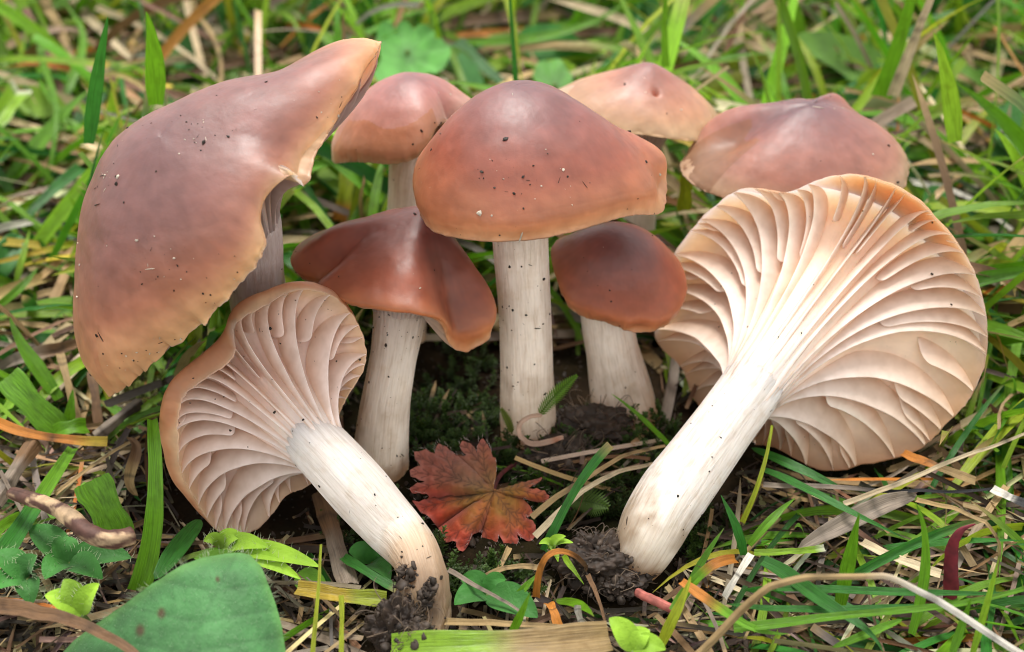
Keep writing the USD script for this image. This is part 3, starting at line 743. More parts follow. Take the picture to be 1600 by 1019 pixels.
def arcs(rng, base, az, length, elev, curl, k=9, twist=0.3, sag=True):
    n = len(base)
    s = np.linspace(0, 1, k)
    e = elev[:, None] - curl[:, None] * s[None] ** 1.3
    a = az[:, None] + twist * rng.normal(0, 1, (n, 1)) * s[None]
    d = np.stack([np.cos(e) * np.sin(a), np.cos(e) * np.cos(a), np.sin(e)], -1)
    step = d * (length / (k - 1))[:, None, None]
    P = base[:, None] + np.concatenate([np.zeros((n, 1, 3)), np.cumsum(step[:, :-1], 1)], 1)
    g = ground_z(P[..., 0], P[..., 1])
    P[..., 2] = np.maximum(P[..., 2], g + 0.05)
    return P


HERO = []

COLS = {'g': (0.120, 0.300, 0.012), 'gb': (0.036, 0.175, 0.022), 'gl': (0.235, 0.420, 0.024), 'gy': (0.31, 0.37, 0.020), 's': (0.40, 0.275, 0.125), 'sp': (0.58, 0.47, 0.30), 'sb': (0.16, 0.085, 0.038),
        'o': (0.46, 0.17, 0.022), 'y': (0.50, 0.36, 0.035), 'gr': (0.25, 0.20, 0.155), 'dk': (0.045, 0.028, 0.018), 'w': (0.72, 0.68, 0.60), 'r': (0.16, 0.018, 0.022), 'k': (0.02, 0.02, 0.022)}
COLS = {k: np.array(v) for k, v in COLS.items()}


def pick(rng, n, weights):
    keys = list(weights)
    w = np.array([weights[q] for q in keys], float)
    i = rng.choice(len(keys), n, p=w / w.sum())
    return np.array([COLS[q] for q in keys])[i], i, keys


def grass_field(name, label, cat, seed, n, region, weights, length, width, elev, curl, material, z0=(0.0, 0.05), hollow=True, k=9, tip=(0.35, 0.1), keep=None, facing=0.3, margin=0.0):
    rng = np.random.default_rng(seed)
    x = rng.uniform(region[0], region[1], n)
    y = region[2] + (region[3] - region[2]) * rng.random(n) ** region[4]
    if keep is not None:
        q = keep(x, y, rng)
        x, y = x[q], y[q]
        n = len(x)
    base = np.stack([x, y, ground_z(x, y) + rng.uniform(*z0, n)], -1)
    L = rng.uniform(*length, n)
    P = arcs(rng, base, rng.uniform(0, 2 * np.pi, n), L, rng.uniform(*elev, n), rng.uniform(*curl, n), k)
    ok = allowed(P, hollow, margin)
    P, L, y = P[ok], L[ok], y[ok]
    n = len(P)
    col, _, _ = pick(rng, n, weights)
    col = col * rng.uniform(0.62, 1.3, (n, 1)) * (1 + rng.normal(0, 0.09, (n, 3)))
    s = np.linspace(0, 1, k)
    w = rng.uniform(*width, n)[:, None] / 2
    prof = np.clip((1 - s) / tip[0], 0, 1) ** 0.8 * (0.55 + 0.45 * np.clip(s / 0.3, 0, 1))
    cut = rng.random(n) < tip[1]
    W = w * np.where(cut[:, None], 0.75 + 0.25 * np.clip(s / 0.3, 0, 1), prof)[:] + 0.002
    end = COLS['s'] * rng.uniform(0.6, 1.2, (n, 1))
    m = (np.clip((s[None] - rng.uniform(0.6, 1.5, (n, 1))) / 0.2, 0, 1))[..., None]
    pale = np.clip(1 - s / 0.25, 0, 1)[None, :, None] * 0.35
    c = col[:, None] * (1 - m) + end[:, None] * m
    c = c * (1 - pale) + np.array([0.30, 0.27, 0.13]) * pale
    nv = unit(rng.normal(0, 1, (n, 3)) * 0.6 + np.array([0, -0.5 * facing * 3, 0.8]))
    N = np.repeat(nv[:, None], k, 1)
    v, f, c, uv = ribbons(P, W, N, rng.uniform(0.1, 0.7, n), c)
    m_ = put(numbered('/World/' + name), v, f, material, c, uv)
    tag(m_.GetPrim(), label, cat, None, 'stuff')


# ------------------------------------------------------------------ single blades and stalks one can point at
def place(p):
    return np.array([V(q[0], q[1], q[3]) if len(q) > 3 else Z(q[0], q[1], q[2]) for q in p])


def see(P, r):
    x, y, d = proj(spline(P, 40))
    HERO.append(np.stack([x, y, d, np.full(40, max(float(r), 7.0))], -1))


def blade(name, colour, w, label, p, cat='grass blade', tip='t', fold=0.35, face=0.6, group=None, k=22, material=None, kink=False):
    """w: width in pixels of the photograph at the widest; colour 'a>b' runs from a to b, 'a>b@x' turns at x"""
    rng = np.random.default_rng(sum(map(ord, label)))
    P = spline(place(p), k)
    if kink:
        q = place(p)
        l_ = np.r_[0, np.cumsum(np.linalg.norm(np.diff(q, axis=0), axis=1))]
        P = 0.25 * P + 0.75 * interp1d(l_ / l_[-1], q, axis=0)(np.linspace(0, 1, k))
    s = np.linspace(0, 1, k)
    P = P + (0.012 if name == 'grass_blade' else min(0.05, 0.014 * np.linalg.norm(P[-1] - P[0]))) * (fbm(np.stack([s * 6, s * 0 + rng.uniform(0, 50), s * 0], -1), 2, 3)[:, None] - 0.5)
    W = w / 2 * cm_px(P)
    see(P, w / 2)
    prof = {'t': np.clip((1 - s) / 0.55, 0, 1) ** 0.75 * (0.7 + 0.3 * np.clip(s / 0.2, 0, 1)), 'c': 0.9 + 0.1 * np.sin(s * 9), 'b': np.clip(np.sin(np.pi * np.clip(s, 0.0, 1)), 0, 1) ** 0.45,
            'l': np.sin(np.pi * s ** 0.85) ** 0.7, 'e': 1 - 0.55 * s}[tip]
    W = W * (prof + 0.03) * (1 + 0.12 * (noise(np.stack([s * 7, s * 0, s * 0 + rng.uniform(0, 90)], -1)) - 0.5))
    N = unit(unit(CAM - P) * face + np.array([0, 0, 1.0]) * (1 - face) + rng.normal(0, 0.12, 3))
    a, _, b = colour.partition('>')
    b, _, at = b.partition('@')
    at = float(at or 0.6)
    m = np.clip((s - at) / 0.18 + 0.5, 0, 1)[:, None] if b else np.zeros((k, 1))
    c = COLS[a] * (1 - m) + COLS[b or a] * m
    c = c * rng.uniform(0.9, 1.12)
    mm = material or ('green_blade' if a[0] in 'g' and a != 'gr' or a == 'y' else 'dry_straw')
    v, f, c, uv = ribbons(P[None], W[None], N[None], [fold], c[None], 9)
    if mm == 'dry_straw':
        c = c * (1 - 0.55 * np.clip((fbm(v * 5, 3, 4) - 0.58) * 5, 0, 1)[:, None])
    if mm == 'dry_straw' and k >= 20:
        for u in rng.uniform(0.15, 0.9, 2):
            c = c * (1 - 0.55 * np.exp(-((np.repeat(s, 9) - u) / 0.018) ** 2))[:, None]
    # fine lengthwise ribs
    rib = (np.arange(len(v)) % 9) % 2
    v = v + np.repeat(N, 9, 0) * (np.repeat(W, 9) * 0.10 * rib)[:, None]
    solo(name, v, f, mm, label, cat, group, col=c, uv=uv)


GB, ST = 'grass_blade', 'dry_stalk'
B = blade
# upper left
B(GB, 'g', 30, 'broad upright green blade rising right behind the top of the large left cap', [(243, 165, None, 3.4), (240, 90, None, 3.3), (228, 18, None, 3.0)])
B(GB, 'gb', 22, 'dark green upright blade left of the broad upright one', [(138, 225, None, 2.6), (152, 120, None, 2.6), (168, 26, None, 2.4)])
B(GB, 'g', 24, 'bright green blade slanting up from the left edge with a frayed tip', [(4, 292, 0.5), (60, 225, 1.1), (105, 172, 1.6), (140, 140, 1.9)])
B(GB, 'gb', 22, 'green blade pointing down-left beside the large left cap', [(128, 262, 1.0), (80, 300, 0.9), (34, 348, 0.6)], tip='e')
B(GB, 'gl>y@.9', 15, 'green blade lying level with a yellow cut end at upper left', [(-6, 94, 1.6), (70, 94, 1.8), (170, 103, 1.8)], tip='c')
B(GB, 'gl>w@.92', 34, 'thick cut grass stem at the left edge with a pale end', [(-14, 196, 1.5), (10, 166, 1.7), (32, 138, 1.8)], tip='c', fold=0.8)
B(ST, 's', 10, 'tan stalk curving down to the top of the large left cap', [(300, -4, 1.2), (328, 50, 1.4), (345, 100, 1.2), (342, 146, 0.9)], 'straw', tip='e')
B(ST, 'sp', 19, 'wide pale straw slanting through the grass at upper left', [(112, -4, 1.0), (150, 40, 1.0), (205, 92, 0.7)], 'straw', tip='e')
B(ST, 'sp', 10, 'long pale stalk slanting down behind the large left cap', [(150, 12, 1.3), (240, 48, 1.2), (300, 90, 1.0), (338, 124, 0.7)], 'straw', tip='e', kink=True, k=36)
B(ST, 's', 18, 'broad tan straw near the top left corner', [(66, -5, 1.2), (90, 40, 1.2), (116, 96, 0.9)], 'straw', tip='e')
B(ST, 'sb', 14, 'dark brown withered blade lying behind the left cap', [(252, 124, 0.5), (340, 104, 0.7), (400, 90, 0.8), (468, 66, 0.7)], 'straw', tip='b')
B(GB, 'gl', 11, 'thin green blade arching over behind the left cap with a kink', [(330, 64, 0.9), (390, 36, 1.5), (452, 26, 1.9), (466, 46, 1.7), (478, 80, 1.0)], tip='e')
B(GB, 'g', 13, 'narrow green blade bending in the top left grass clump', [(98, 165, 0.7), (118, 110, 1.2), (130, 66, 1.5), (92, -4, 2.2)])
B(GB, 'g', 12, 'narrow green blade hanging down left of the large cap', [(64, 72, 1.9), (82, 140, 1.8), (86, 215, 1.4), (70, 290, 0.6)], tip='e')
B(GB, 'g', 10, 'thin green blade crossing towards the cap shoulder at left', [(62, 128, 1.6), (100, 182, 1.4), (138, 234, 0.9)])
B(ST, 'w>k@.5', 13, 'whitish stalk with a grey black streak touching the left cap', [(-5, 358, 0.8), (40, 348, 0.9), (80, 346, 0.9), (112, 353, 0.8)], 'straw', tip='e')
B(GB, 'gy>y@.4', 13, 'yellow blade lying level below the whitish stalk at the left edge', [(118, 380, 0.6), (60, 394, 0.8), (-5, 410, 0.7)], tip='e')
B(ST, 's', 11, 'short tan stalk on the moss at the left edge', [(58, 462, 0.5), (90, 452, 0.55), (116, 446, 0.5)], 'straw', tip='c')
B(GB, 'g', 13, 'short green blade pointing right over the golden moss', [(-6, 480, 0.6), (25, 456, 0.8), (59, 418, 1.0)])
B(GB, 'gb', 40, 'broad dark green blade at the left edge beside the whitish stalk', [(-12, 440, 0.4), (10, 400, 0.7), (30, 366, 0.9)], tip='b')
B(GB, 'gl', 10, 'thin light green blade above the golden moss', [(24, 446, 0.5), (36, 400, 0.9), (46, 360, 1.1)])
B(ST, 'gr', 9, 'thin grey stalk across the moss at left', [(-5, 536, 0.4), (40, 540, 0.45), (78, 536, 0.4)], 'straw', tip='e')
B(ST, 's', 10, 'short straight straw above the grey stalk', [(-5, 506, 0.5), (40, 506, 0.5), (82, 512, 0.45)], 'straw', tip='c')
B(GB, 'g', 24, 'slim green blade with a withered tip above the cut blades at left', [(92, 624, 0.4), (62, 580, 0.8), (38, 545, 1.1), (15, 495, 1.5)])
B(GB, 'g', 44, 'wide cut green blade leaning beside the left cap tip', [(94, 674, 0.3), (55, 636, 0.7), (12, 588, 1.1)], tip='c', fold=0.2)
B(GB, 'o>y@.8', 16, 'orange yellow blade lying level at the left edge', [(-6, 658, 0.9), (60, 680, 0.9), (110, 687, 0.8), (168, 690, 0.7)], tip='c')
B(GB, 'g', 17, 'short upright green shoot under the left cap tip', [(106, 672, 0.2), (110, 640, 0.6), (114, 608, 0.9)])
B(GB, 'g', 26, 'short broad green blade just above the orange one', [(84, 676, 0.5), (110, 668, 0.6), (136, 666, 0.5)], tip='c')
B(ST, 'gr>dk@.5', 19, 'frayed grey brown stem piece below the left cap tip', [(148, 682, 0.25), (184, 654, 0.4), (220, 626, 0.4)], 'straw', tip='c', fold=-0.8)
B(ST, 'gr>sb@.5', 24, 'curled grey brown dead leaf at the left edge', [(-6, 582, 0.5), (30, 562, 0.75), (70, 552, 0.7), (130, 528, 0.5)], 'dead leaf', tip='b', fold=0.9)
B(ST, 's', 13, 'upright straw leaning against the frayed stem piece', [(122, 655, 0.2), (108, 606, 0.6), (94, 552, 0.9)], 'straw', tip='c')
B(ST, 'sb', 15, 'brown straw standing under the tip of the large left cap', [(156, 672, 0.1), (150, 630, 0.4), (144, 580, 0.7)], 'straw', tip='c')
# lower left
B(GB, 'gb>g@.5', 34, 'long broad green blade running up from the left edge', [(-10, 885, 0.9), (45, 806, 0.8), (80, 752, 0.7), (114, 700, 0.6)], tip='e', fold=0.4)
B(GB, 'g', 58, 'wide square-cut green blade standing above the twig', [(184, 845, 0.3), (166, 800, 0.7), (142, 752, 1.1)], tip='c', fold=0.25)
B(GB, 'g', 34, 'tall strong green blade standing left of the fallen gills', [(216, 925, 0.1), (236, 850, 0.7), (243, 760, 1.4), (238, 655, 1.9)], tip='e', fold=0.5)
B(GB, 'gb', 30, 'bluish green blade under the rim of the small uprooted cap', [(242, 905, 0.5), (275, 860, 0.5), (314, 812, 0.4)], tip='b')
B(ST, 's', 7, 'thin straw slanting up to the tall green blade', [(86, 772, 0.6), (150, 724, 0.8), (218, 682, 0.9)], 'straw', tip='e')
B(ST, 'sb>s@.5', 17, 'curled brown strip hanging beside the tall green blade', [(198, 684, 1.0), (213, 700, 0.9), (203, 740, 0.6), (216, 775, 0.3)], 'straw', tip='b', fold=0.8)
B(ST, 'sb', 30, 'brown withered leaf slanting across the bottom left corner', [(-10, 950, 1.0), (60, 958, 1.2), (130, 978, 1.3), (214, 1022, 1.3)], 'dead leaf', tip='e', fold=0.7)
B(ST, 'gr>sb@.6', 26, 'thick grey tan stem at the left edge above the twig', [(-8, 786, 0.7), (22, 738, 0.8), (56, 688, 0.8)], 'straw', tip='c', fold=-0.9)
B(GB, 'y>gy@.6', 26, 'flat yellow stalk beside the soil clump of the small fallen stem', [(464, 918, 0.7), (530, 930, 0.7), (604, 936, 0.65)], tip='c', fold=0.5)
B(GB, 'gy', 8, 'thin yellow green stem at bottom left of the soil clump', [(488, 1022, 0.6), (496, 940, 0.9), (502, 850, 1.2)], tip='e')
B(GB, 'gy', 8, 'thin yellow stem crossing just left of the soil clump', [(533, 1022, 0.8), (534, 970, 0.8), (533, 930, 0.8)], tip='c')
B(ST, 'sb>gr@.5', 32, 'broad brown stalk behind the small fallen stem', [(502, 768, 0.15), (522, 840, 0.3), (545, 915, 0.4)], 'straw', tip='c', fold=-0.5)
B(GB, 'gb>s@.95', 16, 'dark green blade behind the bend of the small fallen stem', [(536, 870, 0.5), (575, 895, 0.55), (622, 922, 0.5)], tip='c')
# bottom centre
B(GB, 'gl>s@.5', 50, 'broad green blade turning tan along the bottom edge', [(610, 1014, 0.7), (700, 1010, 0.9), (850, 1004, 0.9), (952, 994, 0.8)], tip='c', fold=0.25)
B(ST, 's', 12, 'straight straw lying above the broad bottom blade', [(696, 970, 0.5), (800, 976, 0.6), (914, 982, 0.5)], 'straw', tip='e')
B(ST, 'gr', 9, 'grey stalk slanting down right of the small fallen stem', [(700, 890, 0.5), (756, 922, 0.55), (814, 956, 0.5)], 'straw', tip='e')
B(GB, 'o>sb@.75', 13, 'orange bent blade hooked over near the large fallen stem', [(838, 934, 0.4), (843, 895, 0.8), (862, 864, 1.1), (892, 866, 1.0), (914, 892, 0.6)], tip='e', material='dry_straw')
B(GB, 'o', 15, 'short orange stub below the hooked orange blade', [(856, 942, 0.4), (866, 958, 0.5), (872, 980, 0.4)], tip='c', material='dry_straw')
B(GB, 'gb>s@.95', 15, 'dark green blade leaning right of the red leaf', [(850, 862, 0.3), (880, 800, 0.8), (915, 742, 1.2), (954, 696, 1.5)], tip='c', fold=0.6)
B(GB, 'g', 11, 'short green blade below the leaning dark one', [(804, 936, 0.4), (822, 916, 0.6), (842, 895, 0.7)])
B(GB, 'g', 14, 'upright green blade at the bottom centre', [(798, 992, 0.5), (814, 960, 0.9), (828, 926, 1.2)])
B(ST, 's', 11, 'long arched straw right of the red leaf, upper of two', [(830, 810, 0.4), (868, 778, 0.6), (905, 754, 0.8), (970, 715, 0.8), (1040, 697, 0.5)], 'straw', tip='e', kink=True, k=36)
B(ST, 'sp', 12, 'long arched straw right of the red leaf, lower of two', [(836, 838, 0.4), (870, 804, 0.6), (908, 768, 0.7), (965, 738, 0.7), (1032, 722, 0.4)], 'straw', tip='e', kink=True, k=36)
B(ST, 's', 9, 'short straw lying below the red leaf towards the orange blade', [(758, 901, 0.4), (798, 886, 0.5), (846, 889, 0.5)], 'straw', tip='c')
B(ST, 's', 9, 'straw standing up to the lower edge of the red leaf', [(768, 912, 0.3), (782, 884, 0.4), (796, 855, 0.4)], 'straw', tip='c')
B(ST, 'sb', 8, 'brown straw right of the orange hook', [(918, 898, 0.6), (934, 934, 0.6), (946, 974, 0.5)], 'straw', tip='e')
B(ST, 'w', 11, 'short pale upright straw at the bottom centre', [(914, 986, 0.4), (906, 966, 0.6), (902, 946, 0.8)], 'straw', tip='c')
B(GB, 'gl', 9, 'thin light green blade beside the soil clump of the large fallen stem', [(880, 868, 0.6), (896, 890, 0.7), (912, 914, 0.6)])
B(GB, 'gy', 17, 'green blade rising from the bottom edge towards the large fallen stem', [(1032, 1010, 0.5), (1052, 966, 0.9), (1072, 922, 1.2), (1080, 900, 1.3)])
B(GB, 'g', 8, 'thin blade slanting up in the dark beside the large fallen stem', [(1050, 700, 0.3), (1010, 660, 0.7), (955, 615, 1.1)])
# lower right
B(ST, 's>w@.6', 12, 'long pale straw arching over the grass at lower right', [(1086, 1026, 0.8), (1150, 962, 1.4), (1200, 917, 1.9), (1262, 901, 2.0), (1385, 899, 2.0), (1465, 938, 1.6), (1602, 1024, 0.9)], 'straw', tip='c', fold=-0.6, kink=True, k=44)
B(GB, 'g', 15, 'long bright green blade sweeping right under the arching straw', [(1146, 982, 0.7), (1230, 972, 0.9), (1306, 963, 1.0), (1447, 950, 1.1), (1604, 918, 1.2)], tip='e')
B(GB, 'gb', 24, 'bluish green blade slanting down under the arching straw', [(1192, 876, 0.6), (1250, 912, 0.7), (1306, 952, 0.8), (1360, 990, 0.8), (1380, 1020, 0.7)])
B(GB, 'gb', 13, 'green blade lying level in the straw at right', [(1213, 920, 0.6), (1330, 922, 0.7), (1440, 926, 0.7), (1604, 924, 0.7)])
B(GB, 'gb', 13, 'dark green blade lying level below the previous long one', [(1135, 944, 0.5), (1240, 952, 0.6), (1350, 952, 0.6), (1480, 945, 0.6)], tip='b')
B(GB, 'g', 22, 'upright green blade standing in the straw at lower right', [(1312, 950, 0.3), (1326, 880, 1.0), (1343, 802, 1.8)])
B(GB, 'g', 16, 'slender upright green blade left of the dark red shoot', [(1424, 992, 0.3), (1440, 930, 0.8), (1447, 868, 1.3), (1430, 785, 2.0)])
B(GB, 'gb', 14, 'green blade bending beside the large fallen stem', [(1162, 868, 0.3), (1152, 828, 0.7), (1126, 774, 1.1)])
B(GB, 'g', 13, 'green blade slanting up right of the large fallen stem', [(1170, 852, 0.4), (1205, 812, 0.7), (1243, 778, 0.8)])
B(GB, 'gb', 15, 'dark green blade running along the lower rim of the big gills', [(1174, 700, 0.6), (1240, 728, 0.7), (1316, 764, 0.6)], tip='b')
B(GB, 'gb', 13, 'long thin dark blade slanting down below the big gills', [(1195, 735, 0.7), (1265, 766, 0.8), (1335, 802, 0.8), (1414, 842, 0.6)])
B(ST, 'o>s@.5', 15, 'orange stalk slanting down right of the big gills', [(1410, 708, 0.6), (1465, 730, 0.7), (1524, 752, 0.6)], 'straw', tip='c')
B(ST, 'sp', 9, 'straight pale straw rising to the right edge below the big gills', [(1318, 788, 0.6), (1400, 756, 0.8), (1500, 716, 1.0), (1604, 676, 1.1)], 'straw', tip='e', kink=True, k=36)
B(ST, 'gr>k@.4', 9, 'long grey stalk with black stretches below the big gills', [(1192, 758, 0.6), (1300, 764, 0.7), (1412, 768, 0.7), (1555, 762, 0.7)], 'straw', tip='e')
B(ST, 'w>k@.6', 15, 'white and black stalk end at the right edge', [(1550, 764, 0.7), (1576, 776, 0.7), (1606, 790, 0.7)], 'straw', tip='c')
B(ST, 'gr', 30, 'broad fibrous grey brown dead blade at lower right', [(1246, 858, 0.4), (1310, 822, 0.6), (1377, 790, 0.7), (1432, 774, 0.6)], 'straw', tip='b')
B(ST, 'sp', 15, 'pale straw slanting down towards the dark red shoot', [(1347, 846, 0.4), (1405, 874, 0.5), (1470, 897, 0.5)], 'straw', tip='c')
B(ST, 's', 8, 'thin tan stalk looping over the dark red shoot', [(1432, 780, 1.0), (1490, 795, 1.3), (1540, 816, 1.4), (1562, 850, 1.1), (1556, 900, 0.6)], 'straw', tip='e', kink=True, k=36)
B(GB, 'gl>w@.95', 11, 'short level green blade with a pale cut end', [(1178, 864, 0.5), (1230, 862, 0.6), (1288, 857, 0.6)], tip='c')
B(ST, 'w', 12, 'short white straw leaning left of the short level blade', [(1132, 934, 0.4), (1152, 900, 0.7), (1174, 866, 0.9)], 'straw', tip='c')
B(GB, 'o>g@.35', 16, 'blade with an orange tip end near the large fallen stem', [(1065, 908, 1.1), (1095, 930, 1.1), (1125, 952, 1.0), (1232, 990, 0.7)])
B(GB, 'g>o@.6', 17, 'green blade ending in an orange stub beside the fallen stem', [(1052, 955, 0.8), (1075, 920, 1.0), (1098, 895, 1.2), (1150, 874, 1.2)], tip='c')
B(GB, 'gy', 9, 'olive thin blade hanging below the big gills beside the stem', [(1160, 816, 0.4), (1184, 758, 0.9), (1206, 665, 1.5)], tip='e')
B(GB, 'g', 13, 'green blade tip standing at the bottom right, left of two', [(1488, 1020, 0.6), (1502, 980, 0.9), (1518, 934, 1.3)])
B(GB, 'gl', 11, 'light green slender blade at the bottom right, right of two', [(1520, 1020, 0.6), (1540, 950, 1.2), (1562, 868, 1.9)])
B(GB, 'g', 13, 'green blade low at the bottom edge under the arching straw', [(1300, 1012, 0.6), (1355, 990, 0.7), (1410, 968, 0.7)], tip='b')
# behind at the right and top
B(GB, 'gl', 28, 'bright upright green blade in the blurred grass at right', [(1492, 222, None, 3.4), (1478, 120, None, 3.4), (1458, 50, None, 3.2)])
B(GB, 'gy', 16, 'yellow green blade arching at the right edge of the blurred grass', [(1464, 270, 0.8), (1490, 236, 1.2), (1520, 196, 1.6), (1568, 162, 1.8)])
B(ST, 's', 11, 'blurred tan stalk slanting to the right edge', [(1408, 92, 1.3), (1460, 104, 1.5), (1520, 130, 1.5), (1604, 200, 1.2)], 'straw', tip='e')
B(ST, 's', 12, 'blurred straight tan stalk near the upper right edge', [(1480, 70, 1.6), (1540, 88, 1.7), (1606, 106, 1.6)], 'straw', tip='e')
B(GB, 'g', 30, 'broad blurred green blade bending at the upper right', [(1376, 152, None, 6.5), (1400, 80, None, 6.4), (1424, -5, None, 6.2)], tip='e')
B(ST, 'sp', 20, 'whitish blurred blade at the upper right', [(1395, 150, None, 6.4), (1425, 70, None, 6.2), (1462, -20, None, 6.0)], 'straw', tip='e')
B(ST, 'w', 10, 'white thin stalk slanting right of the far right cap', [(1415, 282, 0.9), (1470, 292, 1.0), (1520, 312, 1.0), (1590, 366, 0.7)], 'straw', tip='e', kink=True, k=36)
B(ST, 's', 13, 'blurred straw slanting above the far right cap', [(1188, 20, 0.8), (1240, 38, 1.0), (1292, 68, 0.8)], 'straw', tip='e')
B(ST, 'sb', 10, 'blurred brown stalk just above the far right cap', [(1138, 136, 0.6), (1230, 128, 0.8), (1318, 117, 0.8)], 'straw', tip='e')
B(ST, 'sb>s@.7', 22, 'brown withered blade lying at the top behind the middle cap', [(700, 36, 0.8), (790, 28, 1.0), (880, 22, 0.9)], 'straw', tip='b')
B(ST, 'o>sb@.5', 17, 'rusty brown blade lying below the withered one at the top', [(700, 55, 0.7), (800, 52, 0.9), (930, 50, 0.9), (1012, 47, 0.7)], 'straw', tip='b')
B(GB, 'g', 15, 'long green blade arching across the top behind the middle cap', [(712, 66, 1.0), (800, 64, 1.3), (880, 50, 1.6), (985, -4, 2.2)])
B(GB, 'gb', 9, 'thin dark upright stem behind the middle cap', [(806, 128, None, 6.0), (801, 60, None, 6.0), (797, -5, None, 6.0)], tip='e')
B(GB, 'g', 13, 'straight green upright stem at the top right of centre', [(1040, 105, None, 6.5), (1038, 50, None, 6.5), (1040, -5, None, 6.5)], tip='e')
B(GB, 'gb', 26, 'broad dark green blade slanting down behind the middle cap', [(712, 66, 1.3), (750, 100, 1.0), (792, 135, 0.7)], tip='e')
B(GB, 'gy>o@.7', 26, 'yellow stem stub in the shade under the back left cap', [(545, 258, 1.6), (540, 300, 1.2), (532, 346, 0.7)], tip='c')
B(ST, 's', 9, 'pale straw in the gap under the back left cap', [(430, 350, 0.6), (480, 338, 0.8), (528, 335, 0.8)], 'straw', tip='e')
B(ST, 'gr', 8, 'grey straw low in the gap beside the large left cap', [(440, 366, 0.4), (480, 362, 0.5), (530, 372, 0.4)], 'straw', tip='e')
B(GB, 'gy', 24, 'yellow green blade standing between the two back caps', [(1068, 330, None, 4.0), (1072, 290, None, 4.0), (1076, 262, None, 4.0)], tip='c')
B(GB, 'gb', 26, 'broad green blade in the dark left of the wavy dark cap', [(500, 430, 0.4), (470, 415, 0.7), (440, 395, 0.8)], tip='b')


# ------------------------------------------------------------------ leaves with an outline of their own
def flat_leaf(poly, zf, step, veins, colf, thick=0.012, relief=0.03):
    """a leaf blade with an outline; returns both faces as one mesh"""
    pg = Polygon(poly).buffer(0)
    L = pg.exterior.length
    bd = np.array([pg.exterior.interpolate(d).coords[0] for d in np.arange(0, L, step * 0.8)])
    x0, y0, x1, y1 = pg.bounds
    X, Y = np.meshgrid(np.arange(x0, x1, step), np.arange(y0, y1, step))
    X = X + (np.arange(X.shape[0]) % 2)[:, None] * step / 2
    inn = np.stack([X.ravel(), Y.ravel()], -1)
    inn = inn[contains_xy(pg.buffer(-step * 0.5), inn[:, 0], inn[:, 1])]
    q = np.vstack([bd, inn])
    tri = Delaunay(q).simplices
    cen = q[tri].mean(1)
    tri = tri[contains_xy(pg, cen[:, 0], cen[:, 1])]
    dv = np.full(len(q), 1e9)
    for (a, b) in veins:
        a, b = np.array(a, float), np.array(b, float)
        u = np.clip(((q - a) @ (b - a)) / ((b - a) @ (b - a)), 0, 1)
        dv = np.minimum(dv, np.linalg.norm(q - a - u[:, None] * (b - a), axis=1))
    edge = np.array([pg.exterior.distance(Point(*p)) for p in q])
    v = Z(q[:, 0], q[:, 1], zf(q))
    c = colf(q, dv, edge)
    HERO.append(np.stack([*proj(v[::3]), np.full(len(v[::3]), 8.0)], -1))
    v[:, 2] += relief * (1 - np.exp(-(dv / 7) ** 2)) - relief
    n = np.cross(v[tri[:, 1]] - v[tri[:, 0]], v[tri[:, 2]] - v[tri[:, 0]]).sum(0)
    if n[2] < 0:
        tri = tri[:, ::-1]
    nb = len(q)
    w = v - unit(n if n[2] > 0 else -n) * thick * np.clip(edge / 6, 0, 1)[:, None]
    return np.vstack([v, w]), np.vstack([tri, tri[:, ::-1] + nb]), np.vstack([c, c])


def hairs(rng, p, d, length, col, r=0.004):
    out = []
    for a, b in zip(p, d):
        L = length * rng.uniform(0.6, 1.3)
        e = a + unit(b + rng.normal(0, 0.3, 3)) * L
        pth = np.stack([a, (a + e) / 2 + rng.normal(0, 0.1, 3) * L * 0.5, e])
        s = unit(np.cross(e - a, [0.1, 0.2, 1.0])) * r
        u = unit(np.cross(e - a, s)) * r
        v = np.vstack([pth[0] + s, pth[0] - s, pth[0] + u, pth[1] + s * 0.7, pth[1] - s * 0.7, pth[1] + u * 0.7, pth[2]])
        out.append((v, np.array([[0, 1, 4], [0, 4, 3], [1, 2, 5], [1, 5, 4], [2, 0, 3], [2, 3, 5], [3, 4, 6], [4, 5, 6], [5, 3, 6]]), np.asarray(col)))
    v, f, c, _ = join(out)
    return v, f, c


# red cut leaf in the middle
zo = np.array([(735, 470), (790, 430), (870, 395), (950, 380), (1040, 375), (1055, 390), (1030, 415), (985, 440), (950, 460), (1010, 465), (1070, 480), (1105, 520), (1095, 555), (1050, 570), (990, 570), (930, 548), (905, 545), (935, 572), (970, 600),
               (985, 640), (960, 665), (930, 670), (975, 690), (1005, 740), (1010, 800), (985, 840), (940, 850), (900, 830), (870, 795), (882, 850), (860, 885), (820, 900), (780, 880), (752, 830), (735, 812), (732, 850), (700, 880), (650, 905), (625, 870), (612, 820), (618, 780),
               (590, 778), (560, 790), (545, 800), (535, 840), (510, 880), (480, 930), (450, 925), (430, 890), (428, 855), (400, 850), (350, 850), (325, 840), (340, 800), (305, 770), (270, 730), (240, 690), (200, 655), (160, 625), (130, 590), (110, 565), (160, 558), (215, 545), (235, 528),
               (210, 510), (160, 505), (110, 495), (92, 470), (100, 450), (150, 425), (205, 412), (140, 400), (100, 375), (92, 335), (120, 310), (170, 305), (155, 285), (130, 250), (125, 205), (160, 190), (210, 190), (275, 222), (280, 170), (300, 140), (340, 150), (390, 190), (430, 238),
               (395, 238), (440, 235), (485, 242), (503, 224), (465, 190), (455, 150), (475, 120), (520, 130), (560, 160), (580, 212), (580, 160), (600, 115), (625, 105), (655, 140), (680, 190), (695, 250), (715, 255), (722, 310), (720, 370), (708, 420), (700, 462)], float)
px_ = zo / 4.631 + np.array([620, 660])
ctr = np.array([705, 480]) / 4.631 + np.array([620, 660])
